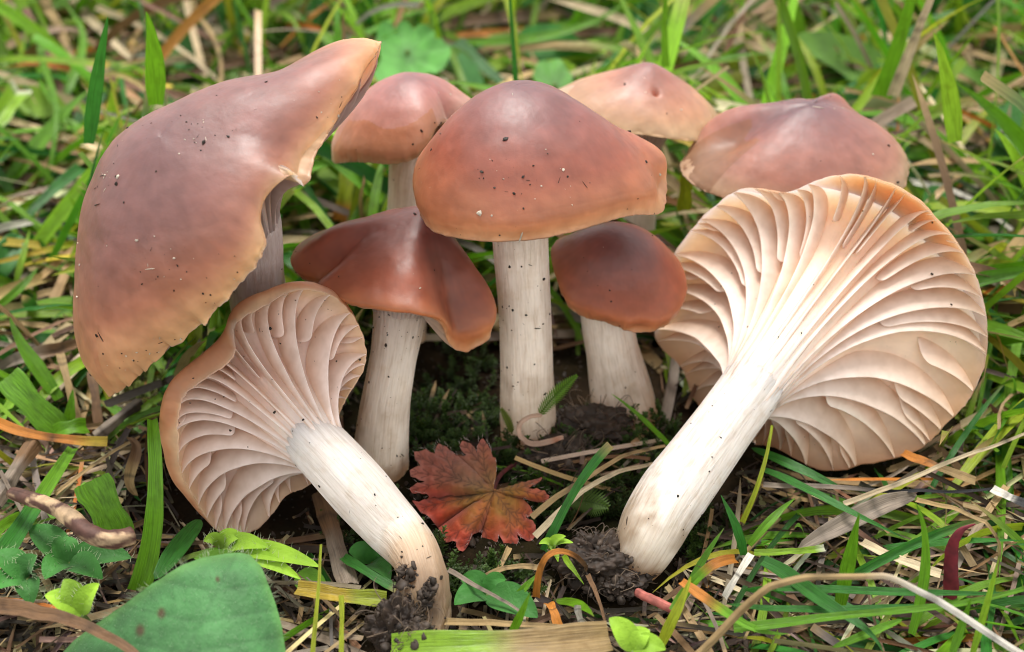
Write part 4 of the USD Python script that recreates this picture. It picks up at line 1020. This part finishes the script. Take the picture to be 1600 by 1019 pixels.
tips = np.array([(1030, 385), (1080, 525), (960, 650), (980, 800), (830, 870), (670, 880), (490, 890), (350, 830), (180, 600), (110, 470), (110, 340), (150, 220), (310, 160), (490, 140), (625, 130)]) / 4.631 + np.array([620, 660])
mids = [(0, 1), (2, 3, 4), (5, 6, 7), (8,), (9, 10, 11, 12), (13, 14)]
red_veins = []
for g_ in mids:
    m_ = ctr * 0.5 + tips[list(g_)].mean(0) * 0.5
    red_veins.append((ctr, m_))
    red_veins += [(m_, tips[i]) for i in g_]
for a, b in list(red_veins):
    d = b - a
    for u in (0.3, 0.6, 0.85):
        for sg in (-1, 1):
            nrm = np.array([-d[1], d[0]]) / (np.linalg.norm(d) + 1e-9)
            red_veins.append((a + d * u, a + d * (u + 0.18) + nrm * sg * 7))


def red_col(q, dv, edge):
    r = np.linalg.norm((q - ctr) * [1, 1.15], axis=1)
    up = np.clip((ctr[1] + 12 - q[:, 1]) / 30, 0, 1) * np.clip((ctr[0] + 20 - q[:, 0]) / 50, 0, 1)
    inner, outer = np.array([0.24, 0.130, 0.014]), np.array([0.47, 0.060, 0.026])
    pink = np.array([0.48, 0.14, 0.12])
    m = np.clip((r / 100) ** 1.5 + 0.5 * (fbm(np.c_[q * 0.06, 0 * r], 3, 2) - 0.5), 0, 1)[:, None]
    c = inner * (1 - m) + outer * m
    k = np.clip(1 - edge / 9, 0, 1)[:, None] * np.clip(m * 1.3, 0, 1) * 0.6
    c = c * (1 - k) + pink * k
    c = c * (1 - up[:, None] * 0.6) + np.array([0.27, 0.135, 0.10]) * up[:, None] * 0.6
    vein = np.exp(-(dv / 1.0) ** 2)[:, None]
    c = c * (1 - 0.55 * vein)
    return c * (0.75 + 0.5 * fbm(np.c_[q * 0.2, 0 * r], 3, 5)[:, None])


t_ = Thing('leaf', 'red and orange deeply cut leaf lying between the two fallen stems', 'leaf', Z(ctr[0], ctr[1], 0.5))
zred = lambda q: 0.55 + 0.004 * (ctr[1] - q[:, 1]) - 0.10 * np.clip(np.linalg.norm(q - ctr, axis=1) / 90, 0, 1.2) ** 2
cuts = np.array([(718, 460), (428, 238), (235, 528), (300, 772), (602, 779), (908, 545), (735, 472)], float) / 4.631 + np.array([620, 660])
cut_a = np.unwrap(np.arctan2(cuts[:, 1] - ctr[1], cuts[:, 0] - ctr[0])[::-1])[::-1]
cut_a[-1] = cut_a[0] - 2 * np.pi + 0.5 if abs(cut_a[-1] - cut_a[0]) < 1 else cut_a[-1]
for li, dz in enumerate((0.0, 0.07, -0.02, 0.05, 0.0, 0.06)):
    a0, a1 = cut_a[li], cut_a[li + 1]
    am, hw = (a0 + a1) / 2, abs(a1 - a0) / 2
    arc = [ctr + 260 * np.array([math.cos(a), math.sin(a)]) for a in np.linspace(a0, a1, 7)]
    lobe = Polygon([ctr, *arc]).buffer(1.6).intersection(Polygon(px_).buffer(0)).buffer(0)
    if lobe.geom_type != 'Polygon':
        lobe = max(lobe.geoms, key=lambda g: g.area)

    def zl(q, am=am, hw=hw, dz=dz):
        da = (np.arctan2(q[:, 1] - ctr[1], q[:, 0] - ctr[0]) - am + np.pi) % (2 * np.pi) - np.pi
        r = np.linalg.norm(q - ctr, axis=1) / 90
        return zred(q) + dz * np.clip(r * 2, 0, 1) - 0.16 * (da / hw) ** 2 * np.clip(r, 0, 1)
    v, f, c = flat_leaf(np.array(lobe.exterior.coords), zl, 1.8, red_veins, red_col, relief=0.05)
    t_.part('lobe', v, f, 'broad_leaf', c)
sv, sf, suv = sweep(spline([Z(ctr[0], ctr[1], 0.5), Z(ctr[0] + 10, ctr[1] - 22, 0.35), Z(ctr[0] + 40, ctr[1] - 40, 0.1)], 12), 0.035, 8)
t_.part('stalk', sv, sf, 'plain', np.broadcast_to((0.10, 0.02, 0.02), sv.shape))
rng = np.random.default_rng(71)
ex = Polygon(px_).buffer(0).exterior
hp = np.array([ex.interpolate(d).coords[0] for d in rng.uniform(0, ex.length, 160)])
hv = Z(hp[:, 0], hp[:, 1], zred(hp))
hv_, hf_, hc_ = hairs(rng, hv, unit(hv - Z(ctr[0], ctr[1], 0.5)) + [0, 0, 0.3], 0.07, (0.6, 0.5, 0.45), 0.0025)
t_.part('hairs', hv_, hf_, 'moss', hc_, kind='stuff')

# lobed green leaf behind the left cap
zo = np.array([(180, 370), (150, 330), (165, 300), (185, 260), (175, 200), (163, 150), (172, 115), (200, 92), (232, 90), (248, 108), (262, 94), (300, 88), (325, 105), (335, 120), (352, 108), (392, 102), (420, 130), (424, 168), (455, 168), (488, 198), (495, 240), (472, 280), (445, 300), (430, 325), (380, 318), (320, 330), (250, 360), (215, 378)], float)
lc0 = np.array([300, 225]) / 2.83 + np.array([530, 0])


def gleaf(base, dark):
    def f_(q, dv, edge):
        c = np.array(base)[None] * (0.8 + 0.4 * fbm(np.c_[q * 0.05, 0 * dv], 3, 5)[:, None])
        c = c * (1 - 0.25 * np.exp(-(dv / 2.0) ** 2)[:, None])
        if dark is not None:
            c = c * (1 - 0.45 * np.exp(-(np.linalg.norm(q - dark, axis=1) / 16) ** 2)[:, None])
        return c
    return f_


def lobed(name, label, poly, c0, base, z0, rays, bowl):
    vs = [(c0, c0 + 60 * np.array([math.cos(a), math.sin(a)])) for a in np.linspace(-2.6, 1.6, rays)]
    zf = lambda q: z0 + 0.006 * (c0[1] - q[:, 1]) + bowl * (np.linalg.norm(q - c0, axis=1) / 60) ** 2
    v, f, c = flat_leaf(poly, zf, 4.0, vs, gleaf(base, c0), relief=0.10)
    t = Thing('leaf', label, 'leaf', Z(c0[0], c0[1], z0))
    t.part('blade', v, f, 'broad_leaf', c)
    p0 = Z(c0[0], c0[1], z0)
    sv, sf, _ = sweep(spline([p0, p0 + [0.1, 0.2, -z0 * 0.5], p0 + [0.1, 0.6, -z0]], 10), 0.06, 8)
    t.part('stalk', sv, sf, 'plain', np.broadcast_to((0.10, 0.16, 0.03), sv.shape))


lobed('leaf', 'round scalloped green leaf behind the top of the large left cap', zo / 2.83 + np.array([530, 0]), lc0, (0.105, 0.34, 0.055), 2.0, 8, 0.30)
zo2 = np.array([(838, 130), (832, 112), (840, 98), (856, 90), (874, 92), (886, 102), (894, 118), (900, 140), (880, 150), (850, 148)], float)
lobed('leaf', 'small blurred green leaf peeping out beside the middle cap top', zo2, np.array([866, 132.0]), (0.105, 0.30, 0.045), 1.4, 6, 0.15)

# large furry leaf at the bottom left
zo = np.array([(430, 890), (560, 800), (680, 710), (800, 640), (900, 598), (1000, 580), (1060, 575), (1112, 590), (1160, 640), (1192, 720), (1222, 800), (1250, 900), (1268, 1019), (1272, 1130), (260, 1130), (262, 1040), (330, 965)], float)
pb = zo / 2.84 + np.array([0, 660])
mid0, mid1 = np.array([368.0, 866.0]), np.array([270.0, 1058.0])
vb = [(mid0, mid1)] + [(mid0 + (mid1 - mid0) * u, mid0 + (mid1 - mid0) * (u - 0.1) + np.array([sg * 150, 30 * -1 + 20])) for u in (0.3, 0.55, 0.8) for sg in (-1, 1)]
hole = np.array([219.0, 985.0])


def big_col(q, dv, edge):
    c = np.array([0.062, 0.200, 0.062])[None] * (0.65 + 0.7 * fbm(np.c_[q * 0.03, 0 * dv], 4, 6)[:, None])
    c = c + np.array([0.03, 0.05, 0.0]) * np.exp(-(edge / 10) ** 2)[:, None]
    c = c * (1 - 0.2 * np.exp(-(dv / 3) ** 2)[:, None])
    for h_, r_ in ((hole, 9), (np.array([340, 905]), 4), (np.array([252, 958]), 8)):
        k = np.exp(-(np.linalg.norm((q - h_) * [1.2, 0.9], axis=1) / r_) ** 4)[:, None]
        c = c * (1 - k) + np.array([0.07, 0.045, 0.018]) * k
    return c


zbig = lambda q: 1.5 + 0.0035 * (1000 - q[:, 1]) - 0.35 * ((q[:, 0] - 330) / 150) ** 2 - 0.25 * np.clip((900 - q[:, 1]) / 40, 0, 1) ** 2
v, f, c = flat_leaf(pb, zbig, 3.0, vb, big_col, relief=0.010, thick=0.03)
v[:, 2] += 0.05 * (fbm(v * 2.2, 4, 12) - 0.5)
t_ = Thing('leaf', 'large furry green leaf with a brown hole in the bottom left foreground', 'leaf', Z(330, 960, 1.5))
t_.part('blade', v, f, 'broad_leaf', c)
ex = Polygon(pb).exterior
hp = np.array([ex.interpolate(d).coords[0] for d in rng.uniform(0, ex.length * 0.62, 150)])
hv = Z(hp[:, 0], hp[:, 1], zbig(hp))
hv_, hf_, hc_ = hairs(rng, hv, unit(hv - Z(330, 980, 1.4)) + [0, -0.2, 0.4], 0.10, (0.40, 0.48, 0.30), 0.0025)
t_.part('hairs', hv_, hf_, 'moss', hc_, kind='stuff')
fz = rng.uniform([100, 850], [450, 1030], (2600, 2))
fz = fz[contains_xy(Polygon(pb).buffer(-3), fz[:, 0], fz[:, 1])]
fv = Z(fz[:, 0], fz[:, 1], zbig(fz) + 0.01)
hv_, hf_, hc_ = hairs(rng, fv, np.tile([0.1, -0.5, 0.6], (len(fv), 1)), 0.045, (0.30, 0.42, 0.26), 0.0016)
t_.part('hairs', hv_, hf_, 'moss', hc_, kind='stuff')


# small leafy plants: each leaf a part
def herb(label, centre, z0, leaves, colour, seed, hair=True):
    rng = np.random.default_rng(seed)
    c0 = Z(centre[0], centre[1], z0)
    t = Thing('herb_plant', label, 'herb', c0)
    for (tx, ty, tz, w) in leaves:
        tip = Z(tx, ty, tz)
        P = spline([c0, c0 * 0.5 + tip * 0.5 + [0, 0, 0.12], tip], 14)
        s = np.linspace(0, 1, 14)
        see(P, w / 2)
        W = w / 2 * cm_px(P) * (np.sin(np.pi * s ** 0.8) ** 0.75 + 0.05)
        N = unit(unit(CAM - P) * 0.5 + np.array([0, 0, 0.6]) + rng.normal(0, 0.15, 3))
        col = COLS[colour][None] * rng.uniform(0.8, 1.2) * (0.85 + 0.3 * s[:, None])
        v, f, c, uv = ribbons(P[None], W[None], N[None], [0.35], col[None], 7)
        lp = t.part('leaf', v, f, 'broad_leaf', c, uv)
        if hair:
            e = v.reshape(14, 7, 3)
            a = np.vstack([e[2:, 0], e[2:, -1], e[4::3, 3]])
            d = np.vstack([e[2:, 0] - e[2:, 3], e[2:, -1] - e[2:, 3], N[4::3] + P[4::3] - P[3:-1:3][:len(P[4::3])]])
            hv_, hf_, hc_ = hairs(rng, a, unit(d), 0.09, (0.5, 0.55, 0.35), 0.003)
            t.part('hairs', hv_, hf_, 'moss', hc_, kind='stuff', under=lp)
    sv, sf, _ = sweep(spline([c0, c0 + [0.05, 0.1, -z0 * 0.5], c0 + [0.02, 0.2, -z0]], 8), 0.05, 8)
    t.part('stalk', sv, sf, 'plain', np.broadcast_to((0.09, 0.14, 0.03), sv.shape))


herb('hairy green rosette below the dark-spotted twig at lower left', (108, 880), 0.5, [(48, 822, 0.7, 46), (98, 838, 0.7, 40), (205, 872, 0.7, 46), (160, 905, 0.7, 40), (70, 905, 0.6, 44), (186, 856, 0.6, 30)], 'gb', 81)
herb('hairy green rosette at the left edge beside the bottom brown leaf', (42, 905), 0.9, [(-8, 862, 1.2, 44), (58, 868, 1.2, 42), (-6, 920, 1.0, 40), (50, 945, 0.8, 36)], 'gb', 82)
herb('pale green soft stalks and leaves above the bottom brown leaf', (128, 962), 0.8, [(100, 905, 1.2, 40), (155, 912, 1.2, 34), (70, 930, 1.1, 40)], 'gl', 83)
herb('yellow green hairy leaf tuft behind the large furry leaf', (345, 858), 0.7, [(318, 846, 0.9, 22), (380, 838, 0.9, 28), (420, 856, 0.9, 30), (500, 886, 0.8, 34), (470, 905, 0.7, 26)], 'gl', 84)
herb('fresh green leaf pair at the bottom edge left of the large fallen stem', (988, 1018), 0.8, [(952, 966, 1.1, 38), (1015, 985, 1.0, 34), (1040, 1015, 0.9, 34)], 'gl', 85, False)
herb('dark green leaf spray under the hooked orange blade', (760, 930), 0.3, [(710, 945, 0.4, 40), (840, 965, 0.4, 52), (720, 905, 0.4, 36), (790, 905, 0.4, 30)], 'gb', 86, False)
herb('tiny green seedling beside the red leaf and the dark green blade', (862, 862), 0.4, [(842, 850, 0.6, 14), (884, 838, 0.7, 16), (872, 878, 0.5, 14), (898, 850, 0.6, 12)], 'gl', 87, False)
herb('green leaves poking out under the small fallen stem', (580, 880), 0.25, [(545, 862, 0.4, 34), (610, 905, 0.4, 34), (600, 862, 0.4, 26)], 'gb', 88, False)


def frond(name, label, base, tip, w, n, colour, cat):
    """a feathery moss shoot: axis and pinnae"""
    a, b = np.asarray(base), np.asarray(tip)
    P = spline([a, a * 0.5 + b * 0.5 + [0, 0, 0.06], b], n)
    tg = unit(np.gradient(P, axis=0))
    nv = unit(CAM - P)
    sd = np.cross(tg, nv)
    out = []
    for i in range(1, n):
        L = w * math.sin(math.pi * (0.12 + 0.88 * i / n) ** 0.8) + 0.02
        for sg in (-1, 1):
            e = P[i] + sd[i] * sg * L + tg[i] * L * 0.75
            h = tg[i] * 0.018
            m = (P[i] + e) / 2
            out.append((np.array([P[i] - h, P[i] + h, m + h * 1.2 + nv[i] * 0.02, m - h * 1.2 + nv[i] * 0.02, e]), np.array([[0, 1, 2], [0, 2, 3], [3, 2, 4]]), np.asarray(colour) * (0.8 + 0.4 * i / n)))
    sv, sf, _ = sweep(P, 0.012, 6)
    out.append((sv, sf, np.asarray(colour) * 0.8))
    v, f, c, _ = join(out)
    solo(name, v, f, 'moss', label, cat, col=c, smooth=False)


frond('moss_shoot', 'bright green feathery moss shoot leaning on the middle stem base', V(842, 650, -0.6), V(900, 588, -0.7), 0.14, 22, (0.09, 0.20, 0.012), 'moss')
frond('moss_shoot', 'green feathery moss frond between the straws left of the large fallen stem', Z(880, 782, 0.3), Z(948, 792, 0.4), 0.24, 16, (0.06, 0.12, 0.01), 'moss')
frond('moss_shoot', 'small dark moss sprig at the foot of the middle stem', V(800, 678, -0.6), V(784, 640, -0.55), 0.07, 14, (0.10, 0.13, 0.015), 'moss')


# ------------------------------------------------------------------ twig, rootlets, shoots, clumps
def rod(name, label, cat, path, r, colf, n=16, ridge=0.15, k=40, flat=1.0, material='plain', wob=0.03):
    P = spline(path, k)
    q_ = np.stack([np.linspace(0, 7, k), np.full(k, len(label) * 0.37), np.zeros(k)], -1)
    P = P + wob * np.stack([fbm(q_, 3, j_) - 0.5 for j_ in range(3)], -1)
    see(P, 14)
    rr = np.interp(np.linspace(0, 1, k), np.linspace(0, 1, len(r)), r)
    rr = rr * (1 + 5 * wob * (fbm(q_ * 2.2, 3, 7) - 0.5))
    v, f, uv = sweep(P, rr, n, ridge, len(label), flat)
    c = colf(uv[:, 1] / uv[:, 1].max(), v)
    solo(name, v, f, material, label, cat, col=c, uv=uv)


def twig_col(L, v):
    c = np.array([0.42, 0.29, 0.17]) * (0.45 + 1.0 * fbm(v * 4, 3, 2)[:, None])
    n_ = fbm(v * np.array([2.5, 6.0, 9.0]), 4, 9)
    d = np.clip((n_ - 0.50 + 0.16 * np.exp(-((L - 0.7) / 0.1) ** 2) + 0.10 * np.exp(-((L - 0.15) / 0.15) ** 2)) * 9, 0, 0.95)
    d = np.clip(d, 0, 1)[:, None]
    return c * (1 - d) + np.array([0.06, 0.022, 0.018]) * d


rod('twig', 'pale peeled twig with dark purple brown spots at lower left', 'twig', place([(20, 770, 1.2), (60, 784, 1.3), (105, 806, 1.35), (150, 838, 1.3), (208, 838, 1.2)]), [0.085, 0.10, 0.10, 0.12, 0.115, 0.12], twig_col, material='plain', ridge=0.35, n=24, k=80, wob=0.045)
rod('rootlet', 'curled pinkish rootlet at the foot of the middle stem', 'root', [V(846, 650, -0.75), V(822, 654, -0.8), V(810, 672, -0.8), V(822, 690, -0.85), V(850, 692, -0.9), V(880, 684, -0.9)], [0.030, 0.036, 0.042, 0.045, 0.050, 0.035],
    lambda L, v: np.array([0.50, 0.30, 0.21]) * (0.8 + 0.4 * fbm(v * 6, 2, 1)[:, None]) * (1 - 0.6 * np.exp(-((L - 0.92) / 0.06) ** 2)[:, None] * np.array([0.3, 0.8, 1])), material='stem_flesh')
rod('red_shoot', 'dark red curved shoot standing in the straw at lower right', 'shoot', place([(1484, 935, 0.3), (1486, 890, 0.8), (1490, 850, 1.2), (1500, 832, 1.4), (1524, 819, 1.5)]), [0.085, 0.10, 0.09, 0.085, 0.06, 0.008],
    lambda L, v: np.array([0.13, 0.012, 0.020]) * (0.6 + 0.8 * fbm(v * 3, 3, 1)[:, None]), flat=0.55)
rod('red_stalk', 'pinkish red stalk lying right of the large soil clump', 'stalk', place([(996, 926, 0.35), (1030, 942, 0.4), (1062, 957, 0.35)]), [0.06, 0.065, 0.06], lambda L, v: np.array([0.34, 0.10, 0.08]) * (0.7 + 0.6 * fbm(v * 5, 2, 1)[:, None]))


def clump(t, name, centre, rad, seed, n_root=30, sq=(1, 1, 1)):
    rng = np.random.default_rng(seed)
    m = trimesh.creation.icosphere(5)
    v = np.asarray(m.vertices)
    h = fbm(v * 1.9, 3, seed) * 1.15 + 0.5 * fbm(v * 6, 5, seed + 1) ** 1.5
    vv = v * (rad * (0.22 + 0.75 * h))[:, None] * np.array(sq) + centre
    c = np.array([0.030, 0.018, 0.011]) * (0.3 + 1.4 * fbm(v * 8, 3, seed + 2)[:, None])
    p = t.part(name, vv, np.asarray(m.faces), 'plain', c)
    out = []
    for i in range(n_root):
        a = vv[rng.integers(len(vv))]
        d = unit(a - centre)
        b = a + unit(d + rng.normal(0, 0.7, 3)) * rad * rng.uniform(0.2, 0.55)
        e = b + unit(rng.normal(0, 1, 3) + [0, 0, -0.5]) * rad * rng.uniform(0.15, 0.6)
        e[2] = max(e[2], 0.02)
        sv, sf, _ = sweep(spline([centre * 0.4 + a * 0.6, b, e], 9), np.linspace(0.009, 0.003, 9), 5)
        out.append((sv, sf, np.array([0.17, 0.12, 0.08]) * rng.uniform(0.15, 1.1)))
    ico = trimesh.creation.icosphere(0)
    for i in range(420):
        a = vv[rng.integers(len(vv))] * rng.uniform(0.97, 1.03)
        r = 0.006 + 0.075 * rng.random() ** 5
        out.append(((np.asarray(ico.vertices) * (1 + rng.normal(0, 0.35, (12, 1))) * np.array([1, rng.uniform(0.4, 1), rng.uniform(0.4, 1)]) * r) @ trimesh.transformations.random_rotation_matrix(rng.random(3))[:3, :3] + a, np.asarray(ico.faces), np.array([0.04, 0.028, 0.02]) * rng.uniform(0.4, 1.9)))
    v, f, c, _ = join(out)
    t.part('rootlets', v, f, 'plain', c, kind='stuff')


clump(mB, 'soil_clump', Z(622, 985, 0.55), 0.60, 91, 60, (0.72, 0.7, 1.0))
clump(mB, 'soil_clump', Z(640, 905, 0.75), 0.26, 93, 25, (0.7, 0.7, 1.1))
clump(mB, 'soil_clump', Z(668, 930, 0.85), 0.14, 97, 12, (0.6, 0.7, 1.6))
clump(mB, 'soil_clump', Z(650, 1000, 0.7), 0.30, 98, 30, (1.0, 0.7, 0.8))
clump(mG, 'soil_clump', Z(930, 876, 0.35), 0.58, 92, 50, (1.05, 0.8, 0.75))
clump(mG, 'soil_clump', Z(962, 905, 0.2), 0.45, 94, 30, (1.1, 0.9, 0.55))
# rough dark debris round the foot of the middle stem: a heap of soil with roots
t_ = Thing('soil_heap', 'heap of dark soil and fine roots right of the middle stem foot', 'soil', Z(920, 670, 0.2))
clump(t_, 'soil', Z(925, 672, 0.15), 0.68, 95, 80, (1.2, 0.8, 0.65))
clump(t_, 'soil', Z(870, 715, 0.15), 0.6, 96, 40, (1.1, 0.9, 0.5))


# ------------------------------------------------------------------ loose grass, straw, moss, crumbs
HERO = np.vstack(HERO)
def right_front(x, y, rng):
    return rng.random(len(x)) < np.clip(0.55 + 0.45 * np.tanh((x - 0.5) * 0.8) + (y > 1.0) + (x < -4.5) * (y > -2), 0.12, 1)


PI = np.pi
# straw litter: fine and coarse
grass_field('straw_litter', 'fine dead grass stalks lying criss-cross on the soil', 'dead grass', 31, 7500, (-10, 13, -5.5, 8, 1.0), {'s': 3, 'sp': 1.8, 'sb': 4.5, 'gr': 2.5, 'dk': 4, 'o': 0.4}, (0.6, 3.2), (0.02, 0.11), (-0.2, 0.35), (-0.2, 0.5),
            'dry_straw', z0=(0.02, 0.35), k=7, tip=(0.1, 0.7), keep=lambda x, y, r: r.random(len(x)) < np.where((x > -5.0) & (x < 1.2) & (y > -2.2) & (y < 2.5), 0.40, np.where((x < 0.8) & (y < 1.0), 0.7, 1.0)))
grass_field('grass', 'dense upright green grass left of and behind the big left cap', 'grass', 38, 1900, (-9.5, -1.0, 0.6, 6.5, 1.0), {'g': 4, 'gl': 4, 'gb': 2, 'gy': 0.8, 's': 0.8}, (1.6, 4.4), (0.08, 0.26), (0.4, 1.45), (0.1, 1.2), 'green_blade', k=10)
grass_field('grass', 'fine bright grass right of the big gills', 'grass', 39, 900, (3.5, 12, -0.5, 6.5, 1.0), {'g': 4, 'gl': 4, 'gy': 2, 'gb': 1, 's': 2}, (1.4, 4.0), (0.05, 0.18), (0.1, 1.2), (0.2, 1.4), 'green_blade', k=10)
grass_field('plant_debris', 'short dark bits of dead stalk strewn on the soil between the mushrooms', 'debris', 37, 3600, (-6.5, 5, -5.2, 0.9, 1.0), {'sb': 0.8, 'dk': 9, 'gr': 0.4, 's': 0.25, 'sp': 0.1}, (0.25, 1.3), (0.02, 0.07), (-0.3, 0.5), (-0.3, 0.6),
            'dry_straw', z0=(0.0, 0.12), k=6, tip=(0.1, 0.7), hollow=False)
grass_field('dry_grass', 'tangled dry straw-coloured grass behind the mushrooms', 'dead grass', 32, 6000, (-22, 24, 1.5, 34, 1.25), {'s': 4, 'sp': 3, 'sb': 1.6, 'y': 0.8, 'gr': 1.5, 'o': 0.5}, (2.0, 7.0), (0.06, 0.28), (-0.1, 0.9), (0.1, 1.3),
            'dry_straw', z0=(0.02, 0.6), k=9, tip=(0.15, 0.6))
grass_field('dry_grass', 'dead brown thatch of old grass under the green blades', 'dead grass', 33, 5000, (-22, 24, 0.5, 36, 1.2), {'sb': 4, 's': 2, 'gr': 2, 'dk': 3, 'o': 0.5}, (1.2, 4), (0.05, 0.2), (-0.2, 0.3), (-0.2, 0.5),
            'dry_straw', z0=(0.0, 0.3), k=6, tip=(0.2, 0.6))
# green grass
grass_field('grass', 'fresh green grass growing behind and beside the mushrooms', 'grass', 34, 13000, (-20, 24, 1.2, 36, 1.25), {'g': 5, 'gl': 4, 'gb': 2.0, 'gy': 1.2}, (2.2, 7.0), (0.08, 0.34), (0.1, 1.3), (0.2, 1.7), 'green_blade', k=10)
grass_field('grass', 'green grass blades standing in the straw at the front and sides', 'grass', 35, 2000, (-9.5, 11.5, -5.4, 3.0, 1.0), {'g': 4, 'gl': 2, 'gb': 3.5, 'gy': 1}, (1.2, 4.0), (0.05, 0.16), (0.05, 1.1), (0.2, 1.3), 'green_blade', k=9, keep=right_front)
# beyond the frame the meadow simply goes on
grass_field('grass', 'meadow grass further out around the spot', 'grass', 36, 6000, (-45, 45, -30, 90, 1.0), {'g': 4, 'gl': 3, 'gb': 2, 's': 2}, (4, 9), (0.2, 0.5), (0.2, 1.3), (0.3, 1.5), 'green_blade', k=6,
            keep=lambda x, y, r: (y > 30) | (y < -22) | (np.abs(x) > 20))


def leafy(seed, n, region, label, weights, length, width, elev):
    """small broad leaves of meadow herbs"""
    rng = np.random.default_rng(seed)
    x, y = rng.uniform(region[0], region[1], n), rng.uniform(region[2], region[3], n)
    base = np.stack([x, y, ground_z(x, y) + rng.uniform(0.2, 1.2, n)], -1)
    k = 9
    P = arcs(rng, base, rng.uniform(0, 2 * np.pi, n), rng.uniform(*length, n), rng.uniform(*elev, n), rng.uniform(0.2, 1.2, n), k, 0.1)
    ok = allowed(P)
    P = P[ok]
    n = len(P)
    s = np.linspace(0, 1, k)
    W = rng.uniform(*width, n)[:, None] / 2 * (np.sin(np.pi * s ** 0.8) ** 0.7 + 0.03)
    col, _, _ = pick(rng, n, weights)
    col = np.repeat((col * rng.uniform(0.6, 1.2, (n, 1)))[:, None], k, 1)
    N = np.repeat(unit(rng.normal(0, 0.35, (n, 3)) + np.array([0, -0.4, 0.9]))[:, None], k, 1)
    v, f, c, uv = ribbons(P, W, N, rng.uniform(0.1, 0.4, n), col, 5)
    m_ = put(numbered('/World/herb_leaves'), v, f, 'broad_leaf', c, uv)
    tag(m_.GetPrim(), label, 'herbs', None, 'stuff')


leafy(41, 420, (-14, 22, 3.0, 32), 'small round herb leaves mixed into the grass behind', {'g': 3, 'gl': 2, 'gb': 2}, (0.8, 2.4), (0.5, 1.5), (0.0, 0.9))
leafy(42, 60, (4, 20, 6, 22), 'broad blurred green leaves in the grass at the right back', {'gb': 2, 'g': 2}, (2.5, 5), (1.2, 2.4), (0.1, 0.9))
leafy(43, 30, (-8.5, -2.0, -5.0, -1.5), 'tiny green herb leaves between the stalks at lower left', {'gb': 3, 'g': 3}, (0.3, 0.8), (0.15, 0.4), (0.1, 1.0))

# ------------------------------------------------------------------ moss and crumbs
rng = np.random.default_rng(51)


def moss_shoot(rng, n_leaf=26):
    v, f, c = [], [], []
    for i in range(n_leaf):
        h = i / n_leaf
        a = i * 2.4 + rng.uniform(-0.3, 0.3)
        L = 0.11 * (1.1 - h * 0.8) * rng.uniform(0.8, 1.2)
        d = np.array([math.cos(a), math.sin(a), 0.35 + h * 1.0])
        b = np.array([0, 0, 0.30 * h])
        sd = np.array([-math.sin(a), math.cos(a), 0]) * 0.016
        m = b + d * L * 0.5
        v += [b - sd * 0.5, b + sd * 0.5, m + sd, m - sd, b + d * L + np.array([0, 0, -0.02])]
        o = i * 5
        f += [[o, o + 1, o + 2], [o, o + 2, o + 3], [o + 3, o + 2, o + 4]]
        c += [0.75 + 0.5 * h] * 5
    return np.array(v), np.array(f), np.array(c)


shoots = [moss_shoot(rng) for _ in range(5)]


def moss_patch(label, spots, tint, seed):
    rng = np.random.default_rng(seed)
    out = []
    for (px, py, rx, ry, n) in spots:
        for _ in range(n):
            a, r = rng.uniform(0, 2 * np.pi), math.sqrt(rng.random())
            p = Z(px + rx * r * math.cos(a), py + ry * r * math.sin(a), 0.05)
            p[2] = ground_z(p[0], p[1]) + 0.12 * (1 - r)
            v, f, c = shoots[rng.integers(5)]
            R = trimesh.transformations.euler_matrix(rng.normal(0, 0.45), rng.normal(0, 0.45), rng.uniform(0, 6.28))[:3, :3]
            out.append((v @ R.T * rng.uniform(0.6, 1.35) + p, f, np.array(tint)[None] * (c * rng.uniform(0.55, 1.3))[:, None]))
    v, f, c, _ = join(out)
    m_ = put(numbered('/World/moss'), v, f, 'moss', c, smooth=False)
    tag(m_.GetPrim(), label, 'moss', None, 'stuff')


moss_patch('dark green moss on the soil between the mushroom stems', [(700, 660, 80, 45, 170), (640, 860, 60, 40, 60), (740, 915, 110, 28, 110), (860, 780, 70, 40, 90), (800, 720, 50, 25, 60), (985, 700, 60, 60, 80), (1090, 820, 50, 60, 70), (720, 600, 60, 70, 60), (660, 700, 60, 30, 60), (900, 690, 60, 35, 90), (930, 780, 50, 25, 60), (1010, 690, 50, 50, 80), (560, 800, 60, 60, 90)], (0.032, 0.068, 0.006), 61)
moss_patch('golden green moss at the left edge under the big cap', [(60, 450, 60, 60, 260), (90, 540, 70, 50, 200), (260, 590, 90, 60, 220), (30, 600, 40, 40, 80), (320, 520, 60, 60, 120)], (0.085, 0.105, 0.012), 62)
moss_patch('yellow green moss at the right edge beside the big gills', [(1560, 640, 60, 50, 230), (1520, 730, 60, 30, 120), (1590, 560, 40, 50, 80)], (0.13, 0.17, 0.012), 63)

rng = np.random.default_rng(52)
ico = trimesh.creation.icosphere(0)
out = []
for i in range(5200):
    x, y = rng.uniform(-9, 10), rng.uniform(-5.5, 4.5)
    r = 0.02 + 0.05 * rng.random() ** 3
    q = np.asarray(ico.vertices) * (1 + rng.normal(0, 0.28, (12, 1))) * np.array([1, rng.uniform(0.5, 1), rng.uniform(0.4, 0.9)]) * r
    q = q @ trimesh.transformations.random_rotation_matrix(rng.random(3))[:3, :3]
    out.append((q + np.array([x, y, ground_z(x, y) + r * 0.4]), np.asarray(ico.faces), np.array([0.028, 0.018, 0.011]) * rng.uniform(0.3, 1.7)))
v, f, c, _ = join(out)
tag(put('/World/soil_crumbs', v, f, 'plain', c, smooth=False).GetPrim(), 'crumbs of dark soil scattered over the ground', 'soil', None, 'stuff')
